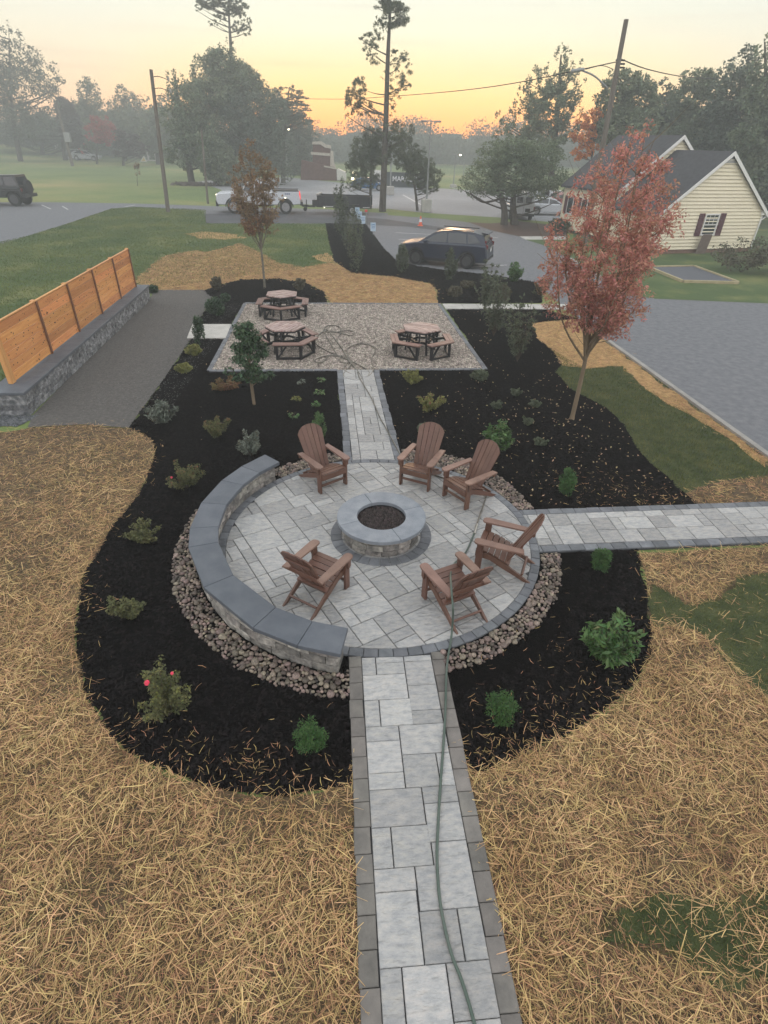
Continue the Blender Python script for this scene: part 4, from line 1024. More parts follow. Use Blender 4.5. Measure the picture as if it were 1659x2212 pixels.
for lab, x, y, w_, m_ in (('small green hosta nearest the gravel pad, left of the path', 695, 826, 24, m_g_bright), ('pale low perennial left of the topmost hosta', 651, 832, 26, m_g_grey), ('broad leaved hosta in the middle of the right column beside the far path', 690, 853, 30, m_g_bright),
        ('yellowish hosta in the middle of the left column near the small tree', 641, 867, 26, m_g_yel), ('small hosta third down beside the far path', 682, 880, 24, m_g_bright), ('upright hosta at the bottom of the left column', 634, 902, 30, m_g_bright)):
    shrub(lab, x, y, w_, 18, m_, 'hosta', name='hosta', cat='plant', group='small hostas left of the far path')
shrub('slim bright green shrub standing behind the top left chair', 691, 950, 34, 66, m_g_bright, 'column')
shrub('dark green shrub at the top of the left bed beside the strip', 466, 680, 46, 42, m_g_dark, 'box')
shrub('small dark green shrub right of the larger one near the strip top', 488, 652, 22, 20, m_g_dark, 'box')
shrub('thin twiggy reddish shrub by the straw behind the strip', 472, 628, 30, 30, m_g_brown, 'rose')
shrub('thin twiggy yellowish shrub right of the young brown tree', 648, 628, 30, 26, m_g_brown, 'rose')
shrub('tiny green shrub at the far end of the block wall', 332, 632, 20, 18, m_g_dark, 'box')
shrub('yellow green mound shrub below the gravel pad, right of the path', 890, 830, 48, 34, m_g_yel, 'rose')
shrub('olive mound shrub below the right corner of the gravel pad', 1035, 822, 42, 30, m_g_olive, 'box')
shrub('golden green shrub with amber tips in the right bed', 929, 888, 58, 44, m_g_yel, 'rose', m2=m_g_red)
for lab, x, y, w_ in (('tiny grey sprig highest in the right bed', 1113, 856, 24), ('tiny grey sprig left of the middle of the right bed', 1071, 884, 24), ('tiny grey sprig beside the red tree trunk', 1157, 880, 28), ('tiny grey sprig below the one by the trunk', 1137, 918, 28), ('tiny grey sprig right of the bright green shrub', 1167, 962, 30)):
    shrub(lab, x, y, w_, 20, m_g_olive, 'rose', group='tiny sprigs in the right bed')
shrub('bright green leafy shrub behind the two right chairs', 1073, 972, 84, 80, m_g_bright, 'leafy')
shrub('slim green plant behind the back of the middle chair', 910, 945, 24, 34, m_g_olive, 'rose')
shrub('small upright boxwood with yellow top right of the stones', 1220, 1066, 44, 58, m_g_box, 'box', name='boxwood', m2=None)
shrub('small dark green boxwood just below the right path', 1292, 1232, 52, 60, m_g_box, 'box', name='boxwood')
shrub('large glossy green laurel in the lower right bed', 1303, 1428, 142, 146, m_g_bright, 'leafy', name='laurel')
shrub('round green boxwood in the lower right bed by the near path', 1080, 1552, 68, 88, m_g_box, 'box', name='boxwood')
shrub('tall spiky olive laurel nearest the red tree trunk', 1117, 782, 96, 150, m_g_olive, 'leafy', name='laurel')
shrub('tall spiky olive laurel in the middle of the three', 1066, 726, 76, 128, m_g_olive, 'leafy', name='laurel')
shrub('tall spiky olive laurel crossing the pale slab walk', 1046, 672, 72, 112, m_g_olive, 'leafy', name='laurel')
shrub('small pale shrub at the end of the back straw patch', 982, 640, 34, 26, m_g_brown, 'box')
shrub('small pale shrub behind the first one near the black car', 1008, 622, 30, 20, m_g_brown, 'box')
shrub('brown grey shrub right of the tall laurels', 1085, 648, 34, 34, m_g_brown, 'box')
shrub('bright green shrub on the bed edge below the painted line', 1109, 610, 44, 48, m_g_bright, 'leafy')
shrub('slim evergreen in front of the rear door of the black car', 971, 603, 32, 66, m_g_olive, 'column', name='arborvitae')
shrub('slim evergreen at the front wheel of the black car', 869, 588, 32, 60, m_g_olive, 'column', name='arborvitae')
shrub('tall arborvitae left in the strip of bed', 737, 520, 40, 112, m_g_olive, 'column', name='arborvitae')
shrub('tall arborvitae nearer than the other in the strip of bed', 765, 586, 54, 128, m_g_olive, 'column', name='arborvitae')
shrub('rusty shrub at the edge of the bed behind the red tree', 1168, 640, 36, 36, m_g_red, 'rose')
shrub('low green shrub by the twin trunk tree', 1205, 500, 60, 34, m_g_dark, 'rose')
shrub('large brown green overgrown shrub beside the timber framed gravel bed', 1600, 588, 150, 92, m_g_brown, 'rose', m2=m_g_olive)
shrub('overgrown shrub at the right frame edge by the house', 1690, 590, 130, 90, m_g_olive, 'rose')
# ------------------------------------------------------------------ trees
m_bark = mat('bark', (.045, .038, .030), (.10, .085, .068), rough=.95, scale=5, bump=.6)
m_bark_tan = mat('young_bark', (.13, .098, .062), (.21, .16, .10), rough=.9, scale=6, bump=.3, stretch=(1, 1, .2))
m_bark_pale = mat('pale_bark', (.11, .10, .075), (.19, .17, .13), rough=.9, scale=6, bump=.3)
m_t_green = mat('tree_leaf_green', (.125, .17, .10), (.21, .24, .14), rough=.7, scale=.3, island=.4, trans=.25)
m_t_dark = mat('tree_leaf_dark', (.080, .115, .082), (.135, .165, .11), rough=.7, scale=.3, island=.4, trans=.2)
m_t_pine = mat('pine_needles', (.085, .11, .06), (.145, .165, .085), rough=.7, scale=.3, island=.4, trans=.2)
m_t_brown = mat('tree_leaf_brown', (.30, .165, .085), (.34, .21, .12), rough=.7, scale=.6, island=.35, trans=.4, c3=(.24, .175, .10))
m_t_red = mat('tree_leaf_red', (.47, .225, .17), (.40, .22, .14), rough=.6, scale=1.2, island=.34, trans=.45, c3=(.53, .255, .20))
m_t_crim = mat('tree_leaf_crimson', (.42, .06, .06), (.34, .09, .07), rough=.7, scale=.3, island=.3, trans=.25)
m_t_purple = mat('tree_leaf_purple', (.055, .035, .038), (.075, .055, .045), rough=.7, scale=.3, island=.3, trans=.2)
m_t_orange_backlit = mat('tree_leaf_orange_backlit', (.75, .30, .07), (.62, .26, .08), rough=.6, scale=.3, island=.3, trans=.6)  # orange brightened: the glow of light from behind is put into the leaf colour
def mpp(p): return (Vector(p)-CAM).dot(CF)/FPX              # metres per sheet pixel at a point
def bigtree(label, name, cat, base, Y, blobs, m, trunk=None, tr=.25, n=None, ls=None, k=None, group=None, asp=.6, limbs=True, bark=None, frac=.27, thick=1.0, shell=.4):
    X = None
    if base is not None:
        px = base; p = D(px, 400, Y); X = p.x
    o = empty(name, label, cat, (X, Y, hz(X, Y)), 0, group)
    o0 = o.location.copy()
    C = []; Q = []
    for (px, py, rx, ry) in blobs:
        p = D(px, py, Y+rng.normal()*.3); s = mpp(p); C.append(p-o0); Q.append((rx*s, rx*s*thick, ry*s))
    C = np.array([tuple(c) for c in C]); Q = np.array(Q)
    area_ = sum(q[0]*q[2] for q in Q)*math.pi
    s = mpp(D(blobs[0][0], blobs[0][1], Y)); ls = (ls or max(.05, 3.6*s))*.72
    n = int((n or min(9000, max(900, area_/(ls*ls)*2.6)))*1.9)
    k = int((k or min(260, 16+len(blobs)*13))*1.7); frac = frac*.8
    cc, qq = clumps(C, Q, k, frac)
    leaves('crown', cc, qq, n, ls, m, o, asp=asp, flat=.8, shell=shell)
    b = MB()
    top = Vector(C[C[:, 2].argmax()])
    T = trunk and [D(*t, Y)-o0 for t in trunk] or [Vector((0, 0, -.2)), Vector((top.x*.2, 0, top.z*.35)), Vector((top.x*.6, 0, top.z*.7)), top]
    if trunk: T = [Vector((T[0].x, 0, -.2))]+T[1:] if T[0].z < 1 else T
    nT = len(T); b.tube(catmull(T, 3), [tr*(1-.85*(i/(3*(nT-1)))) for i in range(3*(nT-1)+1)], 8)
    if limbs:
        CT = catmull(T, 6)
        for i in rng.permutation(len(cc))[:min(len(cc), 46)]:
            c = Vector(cc[i]); c1 = [p for p in CT if p.z < c.z-.05*abs(c.x)] or [CT[0]]
            st = min(c1, key=lambda p: (p-c).length+abs(p.z-(c.z-(c-p).length*.35)))
            md = st.lerp(c, .5)+Vector((0, 0, -.04*(c-st).length)); L_ = (c-st).length
            r0 = min(tr*.42, .012*L_+.012+tr*.05); b.tube(catmull([st, md, c], 3), [r0*(1-.8*j/6) for j in range(7)], 5)
    b.build('trunk', bark or m_bark, o)
    return o
# --- foreground red tree: real branching
def vase(label, name, base, h, fork, spread, m_leaf, bark, nstems, nleaf, ls, tr, crown, lean=(0, 0), cat='tree'):
    o = empty(name, label, cat, base)
    b = MB(); tips = []; top = Vector((lean[0]*fork, lean[1]*fork, fork))
    b.tube(catmull([Vector((0, 0, -.05)), top*.5+Vector((.01, 0, 0)), top], 4), [tr*(1.25 if i == 0 else 1-.035*i) for i in range(9)], 10)
    for i in range(nstems):
        a = 2*math.pi*i/nstems+rng.normal()*.3; st = top*(.85+.3*rng.random()) if i % 3 else top*.82
        rr_ = spread*(i % 5+.4+.5*rng.random())/5*.86; zt = fork+(h-fork)*(1.0-.60*(rr_/spread)**1.2)*(.92+.08*rng.random())
        end = Vector((lean[0]*zt+rr_*math.cos(a), lean[1]*zt+rr_*math.sin(a), zt))
        md = st.lerp(end, .45)+Vector((math.cos(a), math.sin(a), 0))*spread*.16+Vector((0, 0, -.02*h))
        pth = catmull([st, md, end], 6); n_ = len(pth); r0 = tr*.55
        b.tube(pth, [r0*(1-.88*j/(n_-1)) for j in range(n_)], 6)
        for q in range(9):
            p = pth[int(n_*(.25+.7*rng.random()))-1]; a2 = a+rng.normal()*1.1; l_ = (.28+.35*rng.random())*spread*(h/4.5)**.3
            e = p+Vector((math.cos(a2)*l_*.75, math.sin(a2)*l_*.75, l_*(.3+.7*rng.random()))); m__ = p.lerp(e, .5)+Vector((0, 0, -.03))
            pp = catmull([p, m__, e], 3); b.tube(pp, [r0*.28*(1-.8*j/6) for j in range(7)], 4)
            for u in (.35, .6, .8, 1): tips.append(pp[min(6, int(6*u))]+Vector(rng.normal(size=3)*.05))
        for u in (.45, .6, .7, .8, .9, 1): tips.append(pth[min(n_-1, int((n_-1)*u))])
    b.build('trunk', bark, o)
    tips = np.array([tuple(t) for t in tips]); tips = np.concatenate([tips+rng.normal(size=tips.shape)*spread*.055 for _ in range(3)]); tips = tips[tips[:, 2] > crown]
    fz = np.clip((tips[:, 2]-crown)/(h-crown), 0, 1.1); env = spread*np.interp(fz, [0, .12, .35, .6, .85, 1.05], [.75, 1.0, 1.05, .82, .45, .12])
    rt = np.hypot(tips[:, 0]-lean[0]*tips[:, 2], tips[:, 1]-lean[1]*tips[:, 2]); tips = tips[rt < env]
    leaves('crown', tips, np.full((len(tips), 3), spread*.055), nleaf, ls, m_leaf, o, asp=.42, flat=.6, shell=.2, droop=.35)
    return o
rb = G(1235, 905, .02)
vase('tree with red autumn leaves and tan trunk in the right bed', 'red_tree', rb, 5.75, 1.65, 1.50, m_t_red, m_bark_tan, 18, 25000, .072, .054, 2.05, lean=(.02, .05))
yb = G(572, 622, .02)
vase('young tree with thin rusty brown leaves behind the picnic tables', 'young_tree', yb, 5.35, 1.8, 1.22, m_t_brown, m_bark_pale, 13, 12000, .085, .05, 2.1, lean=(.0, 0))
db = G(549, 873, .02)
o = empty('small_dark_tree', 'small dark green broadleaf tree with pale trunk left of the gravel pad', 'tree', db)
b = MB(); b.tube([(0, 0, -.02), (-.01, 0, .5), (.0, 0, 1.0), (-.02, .0, 1.7)], [.042, .036, .025, .01], 8)
C = []; Q = []
for i in range(70):
    z = .62+1.25*rng.random(); f = (1-(z-.62)/1.45)**.8; a = rng.random()*6.3; r_ = .62*f*(.3+.7*rng.random()); C.append((r_*math.cos(a), r_*math.sin(a), z)); Q.append((.14, .14, .09))
    if i % 2: b.tube([(0, 0, z-.2), (C[-1][0]*.6, C[-1][1]*.6, z-.05), C[-1]], [.009, .006, .003], 4)
b.build('trunk', m_bark_tan, o); leaves('crown', C, Q, 3600, .085, m_g_dark, o, asp=.5, flat=.5, shell=.3, droop=.5)
# --- big pine in the middle
PY = 57.0
bigtree('tall thin pine with sparse tufted crown standing in the middle by the parking lot', 'tall_pine', 'tree', 829, PY,
        [(838, 8, 34, 14), (850, 32, 36, 22), (835, -15, 20, 20), (822, 60, 16, 20), (800, 88, 26, 14), (790, 110, 16, 16), (805, 125, 18, 12), (862, 122, 22, 12), (872, 150, 20, 20), (862, 185, 26, 16), (848, 205, 18, 12), (775, 190, 22, 20), (765, 215, 22, 22), (790, 235, 20, 16), (755, 235, 12, 16), (815, 255, 16, 14), (845, 240, 14, 10),
         (885, 285, 12, 20), (840, 150, 14, 12), (828, 175, 12, 10), (848, 275, 20, 14), (825, 290, 20, 14), (850, 310, 22, 16), (832, 340, 22, 16), (846, 230, 16, 12)], m_t_pine, trunk=[(826, 462), (829, 380), (834, 250), (838, 120), (842, 40), (844, -20)], tr=.33, n=12000, ls=.22, k=330, frac=.22, asp=.25, shell=.1)
bigtree('broad brown green pine boughs low around the tall pine trunk', 'low_pine', 'tree', 800, PY+2.5,
        [(790, 330, 36, 34), (770, 372, 26, 30), (800, 385, 22, 22), (820, 320, 26, 30), (758, 400, 14, 12), (805, 290, 20, 18)], m_t_pine, tr=.16, n=9000, ls=.24, k=240, frac=.2, asp=.28, shell=.1)
bigtree('drooping pine boughs reaching right in front of the dark sign wall', 'low_pine', 'tree', 905, PY+1.5,
        [(870, 330, 30, 36), (905, 362, 36, 30), (935, 385, 26, 22), (888, 390, 22, 12), (860, 290, 22, 22), (920, 405, 26, 12), (900, 330, 22, 16)], m_t_pine, tr=.14, n=9500, ls=.24, k=260, frac=.2, asp=.28, shell=.1)
# --- twin-trunk juniper
o = bigtree('wide dark juniper with two trunks beside the white van', 'twin_trunk_tree', 'tree', 1100, 48.7,
        [(1045, 385, 48, 38), (1015, 400, 26, 22), (1110, 365, 60, 46), (1175, 385, 52, 40), (1215, 400, 28, 28), (1110, 330, 70, 26), (1060, 345, 36, 26), (1170, 340, 50, 28), (1080, 410, 50, 14), (1160, 402, 44, 12)], m_t_green,
        trunk=[(1112, 492), (1108, 440), (1112, 400), (1115, 350)], tr=.34, n=15000, ls=.20, k=420, frac=.24)
b = MB(); oo = o.location; b.tube(catmull([D(x, y, 48.5)-oo for x, y in ((1088, 492), (1090, 455), (1082, 425), (1070, 390))], 3), [.32-.02*i for i in range(10)], 8)
b.tube(catmull([D(x, y, 48.3)-oo for x, y in ((1085, 428), (1050, 437), (1030, 430), (1015, 415))], 3), [.10-.007*i for i in range(10)], 6); b.build('trunk', m_bark, o)
bigtree('airy poplar crown rising behind the twin trunk juniper', 'poplar', 'tree', 1190, 66,
        [(1165, 195, 34, 48), (1205, 165, 32, 50), (1235, 190, 30, 46), (1212, 118, 10, 22), (1190, 240, 52, 50), (1140, 250, 38, 46), (1105, 270, 26, 34), (1240, 250, 26, 50), (1170, 300, 60, 36), (1085, 300, 28, 28), (1120, 205, 12, 24), (1075, 270, 14, 30)], m_t_green, tr=.45, n=9500, ls=.30, k=260, frac=.2)
bigtree('tree with orange leaves coloured bright as if backlit, right of the poplar', 'backlit_orange_tree', 'tree', 1275, 60,
        [(1272, 262, 26, 22), (1255, 290, 22, 20), (1290, 240, 18, 16), (1285, 300, 20, 24), (1262, 325, 24, 20)], m_t_orange_backlit, tr=.16, n=2600, ls=.25, k=60)
# --- right wood
rw = [('dark oak crown right of the wooden pole', 1345, 60, [(1350, 180, 46, 26), (1330, 215, 40, 40), (1375, 225, 50, 46), (1350, 280, 70, 46), (1395, 190, 24, 28), (1310, 260, 26, 40)], m_t_green),
      ('broad tree with gaps of sky behind the cream house', 1430, 66, [(1425, 200, 28, 26), (1440, 250, 44, 46), (1410, 280, 40, 40), (1470, 290, 44, 44), (1430, 330, 80, 30)], m_t_dark),
      ('rounded tree behind the house roof ridge', 1500, 62, [(1500, 175, 36, 22), (1480, 215, 36, 40), (1520, 220, 42, 50), (1510, 290, 70, 50), (1540, 180, 30, 26)], m_t_green),
      ('tall dark tree right of the house gable', 1580, 58, [(1580, 200, 44, 50), (1600, 150, 36, 40), (1570, 270, 60, 60), (1620, 250, 50, 70), (1600, 330, 70, 60)], m_t_dark),
      ('tallest pale green conifer at the right frame edge', 1665, 52, [(1652, 90, 14, 40), (1650, 140, 30, 40), (1660, 200, 50, 50), (1665, 280, 70, 60), (1680, 360, 80, 60)], m_t_green),
      ('shadowed tree behind the house at the right edge', 1640, 60, [(1620, 400, 50, 60), (1660, 420, 50, 60)], m_t_dark)]
for lab, px, Y, bl, m_ in rw: bigtree(lab, 'woodland_tree', 'tree', px, Y, bl, m_, tr=.35, ls=.36, n=12000, k=420, frac=.20, group='trees behind the cream house')
# --- left group
bigtree('tall bare trunked pine with a flat sparse top left of centre', 'tall_pine', 'tree', 500, 98,
        [(450, 8, 26, 10), (430, 16, 14, 7), (480, 2, 26, 10), (520, 14, 20, 12), (475, 38, 14, 9), (460, 52, 12, 8), (530, 45, 14, 14), (515, 60, 14, 12), (535, 72, 12, 8), (500, 25, 20, 10), (495, 88, 10, 6)], m_t_pine, trunk=[(505, 395), (503, 250), (500, 130), (496, 60), (492, -10)], tr=.42, n=5200, ls=.38, k=170, frac=.2, asp=.25, shell=.1)
lg = [('dark leafy tree rising round the bare pine trunk', 470, 92, [(455, 130, 22, 22), (490, 150, 44, 36), (445, 165, 30, 36), (520, 185, 44, 40), (470, 210, 60, 40), (545, 170, 26, 20), (560, 200, 30, 26)], m_t_green),
      ('broad green tree with its trunk showing above the lawn', 415, 88, [(378, 175, 20, 20), (385, 200, 26, 24), (410, 235, 46, 46), (385, 270, 36, 40), (430, 290, 56, 44), (400, 330, 44, 30), (450, 330, 50, 30)], m_t_green),
      ('dense dark tree behind the young brown tree', 540, 90, [(540, 240, 60, 50), (590, 240, 36, 40), (520, 290, 60, 60), (570, 300, 60, 60), (520, 350, 60, 40), (600, 340, 40, 50)], m_t_dark),
      ('dark conifer right behind the light pole', 640, 118, [(600, 260, 30, 50), (640, 290, 40, 50), (620, 330, 50, 50), (670, 330, 30, 50)], m_t_dark),
      ('low bushy tree over the far end of the lawn', 470, 86, [(470, 350, 40, 36), (490, 375, 28, 20), (455, 320, 30, 30)], m_t_green)]
for lab, px, Y, bl, m_ in lg: bigtree(lab, 'lot_side_tree', 'tree', px, Y, bl, m_, tr=.5, n=12000, ls=.42, k=420, frac=.22, group='trees between the lawn and the parking lot')
bigtree('layered cedar with flat boughs right of the tree group', 'cedar', 'tree', 612, 95,
        [(625, 188, 14, 5), (635, 200, 22, 6), (645, 214, 24, 5), (625, 225, 34, 7), (648, 236, 28, 5), (620, 248, 40, 8), (640, 262, 34, 6), (600, 205, 20, 14), (605, 235, 26, 18)], m_t_dark, tr=.35, n=3600, ls=.42, k=110, asp=.45)
ll = [('huge spreading tree at the left frame edge', 60, 150, [(20, 85, 30, 30), (45, 120, 44, 34), (90, 150, 44, 34), (20, 180, 50, 50), (70, 205, 60, 50), (10, 250, 50, 40), (60, 265, 60, 34), (118, 175, 22, 26), (-40, 150, 60, 80)], m_t_dark),
      ('tall pointed tree between the huge tree and the pole', 200, 165, [(190, 185, 12, 18), (195, 215, 24, 34), (180, 255, 30, 36), (215, 250, 26, 30), (200, 290, 50, 30)], m_t_green),
      ('loose tree left of the left wooden pole', 280, 165, [(270, 205, 20, 18), (260, 235, 24, 26), (290, 240, 28, 26), (310, 215, 14, 14), (280, 280, 50, 36)], m_t_green),
      ('reddish leafed tree beside the leaning far pole', 155, 160, [(150, 270, 22, 40), (140, 235, 18, 20)], m_t_purple),
      ('thin tree just right of the left wooden pole', 350, 150, [(350, 225, 16, 20), (345, 255, 26, 26), (360, 290, 34, 40), (330, 300, 30, 34)], m_t_green),
      ('dark shade tree at the far edge of the field', 110, 175, [(100, 280, 50, 30), (40, 290, 60, 24), (150, 300, 30, 24)], m_t_dark)]
for lab, px, Y, bl, m_ in ll: bigtree(lab, 'field_edge_tree', 'tree', px, Y, bl, m_, tr=.6, n=9000, ls=.62, k=300, frac=.24, group='trees at the far side of the field')
bigtree('round crimson tree far across the field', 'crimson_tree', 'tree', 220, 145, [(220, 272, 24, 20), (212, 290, 26, 18), (232, 292, 24, 18), (180, 320, 10, 14)], m_t_crim, tr=.25, n=2600, ls=.5)
bigtree('dark purple brown rounded tree far across the field', 'purple_tree', 'tree', 275, 140, [(275, 305, 34, 18), (262, 322, 26, 16), (295, 322, 26, 16)], m_t_purple, tr=.3, n=2600, ls=.5)
bigtree('leafless looking thin sapling alone on the field', 'sapling', 'tree', 297, 83, [(297, 365, 7, 14)], m_t_brown, tr=.04, n=130, ls=.25, k=8)
# --- far wood as one mass
C = []; Q = []
for i in range(330):
    px = -200+2100*rng.random(); Y = 180+22*rng.random()
    top = 262+10*math.sin(px*.021)+9*math.sin(px*.053+1)+7*rng.normal()
    if px < 330: top -= 22
    if 980 < px < 1070: top += 10
    p = D(px, top, Y); rx = 2.0+2.4*rng.random(); H = p.z
    for q in range(5): C.append((p.x+rng.normal()*1.8, Y, H-1.5-q*(H-1)/5.2)); Q.append((rx*(.7+.17*q), rx*.8, H/6.5))
wl = leaves('distant_wood', C, Q, 130000, .50, m_t_dark, None, asp=.75, flat=.8, shell=.5)
tag(wl, kind='stuff')
b = MB()                                                    # understorey that closes the gaps low down
for i in range(150):
    px = -250+2200*i/149; p = D(px, 300, 206); b.tube([(p.x, 206, -.5), (p.x, 206, 5+3*rng.random())], [5.5, 3], 6)
tag(b.build('distant_undergrowth', m_t_dark), kind='stuff')

# ------------------------------------------------------------------ cream house
m_siding = mat('cream_siding', (.72, .65, .47), (.78, .71, .53), rough=.6, scale=2, objrand=.03)
m_trimw = mat('white_trim', (.66, .65, .61), (.72, .71, .68), rough=.6)
m_roof = mat('shingle_roof', (.035, .036, .040), (.065, .066, .070), rough=.95, scale=5, detail=8, bump=.6, bscale=30)
m_shut = mat('maroon_shutter', (.075, .022, .030), (.095, .030, .038), rough=.6)
m_glass = mat('window_glass', (.02, .025, .03), (.03, .035, .04), rough=.08, spec=.8)
m_found = mat('brick_foundation', (.16, .09, .06), (.24, .15, .11), rough=.9, scale=8)
hA = Vector((26.35, 36.31, 0)); hd = Vector((-.98123, -.19283, 0)); hn = Vector((-.19283, .98123, 0))
house = empty('cream_house', 'cream clapboard house with dark roof, white trim and maroon shutters on the right', 'house', hA, math.atan2(hd.y, hd.x))
# local frame: +x runs left along the gable wall, +y towards the viewer (= -hn after the rotation)
def hp(s, t, z): return (s, -t, z)
W_, EV, RG, LN = 7.4, 2.30, 5.22, 4.55
def gable(s0, wdt, ev, rg, t0, t1, board=.185):
    mid = s0+wdt/2; n = int((rg-.25)/board)
    b = MB(); poly = [(s0, .2), (s0+wdt, .2), (s0+wdt, ev), (mid, rg-.05), (s0, ev)]
    b.add([(x, -t0-.10, z) for x, z in poly]+[(x, -t1, z) for x, z in poly], [tuple(range(5)), tuple(range(9, 4, -1))]+[((i+1) % 5, i, i+5, (i+1) % 5+5) for i in range(5)]); b.build('wall', m_siding, house)
    for k in range(n):
        z0 = .25+k*board; z1 = z0+board
        h0 = wdt/2 if z0 < ev else wdt/2*(rg-z0)/(rg-ev); h1 = wdt/2 if z1 < ev else max(.05, wdt/2*(rg-z1)/(rg-ev))
        if z1 > rg-.15: break
        b = MB(); y0, y1 = -t0-.02, -t0+.045; z1 = z1-.022
        V = [(mid-h0, y1, z0), (mid+h0, y1, z0), (mid+h1, y0, z1), (mid-h1, y0, z1), (mid-h0, y0-.02, z0), (mid+h0, y0-.02, z0), (mid+h1, y0-.02, z1), (mid-h1, y0-.02, z1)]
        b.add(V, [(0, 1, 2, 3), (7, 6, 5, 4), (0, 4, 5, 1), (1, 5, 6, 2), (2, 6, 7, 3), (3, 7, 4, 0)]); b.build('siding_board', m_siding, house)
    ov = .30
    sl_ = (rg-ev)/(wdt/2)
    for sg in (-1, 1):
        a = (mid, rg+.08); e = (mid+sg*(wdt/2+ov), ev-ov*sl_+.08)
        b = MB(); V = []
        for y in (-t0+.18, -t1-.1):
            V += [(a[0], y, a[1]), (e[0], y, e[1]), (e[0], y, e[1]-.12), (a[0], y, a[1]-.14)]
        b.add(V, [(0, 1, 5, 4), (1, 2, 6, 5), (2, 3, 7, 6), (0, 3, 2, 1), (4, 5, 6, 7), (3, 0, 4, 7)]); b.build('roof', m_roof, house)
        b = MB(); b.beam((a[0], -t0+.20, a[1]-.10), (e[0], -t0+.20, e[1]-.10), .035, .20, up=(0, 1, 0)) if 0 else b.add(
            [(a[0], -t0+.185, a[1]+.01), (e[0], -t0+.185, e[1]+.01), (e[0], -t0+.185, e[1]-.19), (a[0], -t0+.185, a[1]-.21), (a[0], -t0+.215, a[1]+.01), (e[0], -t0+.215, e[1]+.01), (e[0], -t0+.215, e[1]-.19), (a[0], -t0+.215, a[1]-.21)],
            [(0, 1, 2, 3), (7, 6, 5, 4), (0, 4, 5, 1), (1, 5, 6, 2), (2, 6, 7, 3), (3, 7, 4, 0)]); b.build('rake_board', m_trimw, house)
    for s_ in (s0, s0+wdt):
        b = MB(); b.box((s_, -t0+.01, (ev+.2)/2), (.10, .09, ev-.2)); b.build('corner_board', m_trimw, house)
    return mid
mid = gable(0, W_, EV, RG, 0, LN)
b = MB(); b.box((W_/2, -LN/2, .1), (W_-.06, LN-.06, .3)); b.build('foundation', m_found, house)
b = MB(); b.add([(mid-.55, .03, 4.72), (mid+.55, .03, 4.72), (mid, .03, 5.15)], [(0, 1, 2)]); vt = b.build('gable_vent', mat('vent_grey', (.22, .22, .21)), house)
b = MB(); [b.box((mid, .045, 4.74+.055*k), (1.05-.26*k*.95, .03, .02)) for k in range(5)]; b.build('louvre', m_trimw, vt)
# returns, gutter and downspout at the right corner
b = MB(); b.box((-.12, -.1, EV-.12), (.5, .5, .22), bev=.02); b.build('eave_return', m_trimw, house)
b = MB(); b.tube([(-.30, .05, EV-.15), (-.25, .06, EV-.35), (.02, .07, EV-.5), (.04, .07, .15)], .045, 6); b.build('downspout', m_trimw, house)
b = MB(); b.box((-.36, -LN/2, EV-.16), (.11, LN, .10)); b.build('gutter', m_trimw, house)
# window with shutters and the leaning board
def locw(px, py):                                          # survey on the gable wall plane
    d = ray(px, py); t = (hA-CAM).dot(hn)/d.dot(hn); p = CAM+d*t-hA; return p.dot(hd), p.z
wx0, wz1 = locw(1554, 463); wx1, wz0 = locw(1526, 463)[0], locw(1532, 507)[1]
wx = (wx0+wx1)/2; ww = abs(wx1-wx0); wh = wz1-wz0; wz = (wz0+wz1)/2
wf = empty('window', None, None, (wx, .03, wz)); wf.parent = house
b = MB(); t_ = .075
b.box((0, 0, wh/2), (ww+t_, .07, t_)); b.box((0, 0, -wh/2), (ww+t_+.06, .09, t_)); b.box((-ww/2, 0, 0), (t_, .07, wh-t_)); b.box((ww/2, 0, 0), (t_, .07, wh-t_)); b.box((0, 0, 0), (ww-t_, .05, .05))
b.build('window_frame', m_trimw, wf)
b = MB(); b.box((0, -.015, 0), (ww-.05, .02, wh-.05)); b.build('pane', m_glass, wf)
b = MB(); [b.box((x*ww/3-ww/2+t_*0, .008, wh*.27), (.022, .02, wh*.46)) for x in (1, 2)]; b.box((0, .008, wh*.27), (ww-.08, .022, .022)); b.build('muntin', m_trimw, wf)
for s_ in (-1, 1):
    b = MB(); x = wx+s_*(ww/2+.30); b.box((x, .04, wz), (.40, .035, wh+.12), bev=.008); sh = b.build('shutter', m_shut, house)
    b = MB(); [b.box((x, .062, wz-wh/2+.12+.10*k), (.31, .02, .035)) for k in range(int((wh-.1)/.10))]; b.build('shutter_slat', m_shut, sh)
bd = empty('leaning_board', 'weathered grey brown board leaning on the cream house under the window', 'board', hA+hd*(locw(1505, 550)[0])+Vector((0, 0, .01)), math.atan2(hd.y, hd.x))
b = MB(); b.prism([(-.36, 0), (.36, 0), (.36, 1.02), (.28, 1.1), (-.28, 1.1), (-.36, 1.02)], -.02, .02, .004)
o = b.build('panel', mat('weathered_board', (.13, .095, .075), (.20, .155, .13), scale=4), bd); o.rotation_euler = (R(82), 0, 0); o.location = (0, .22, 0)
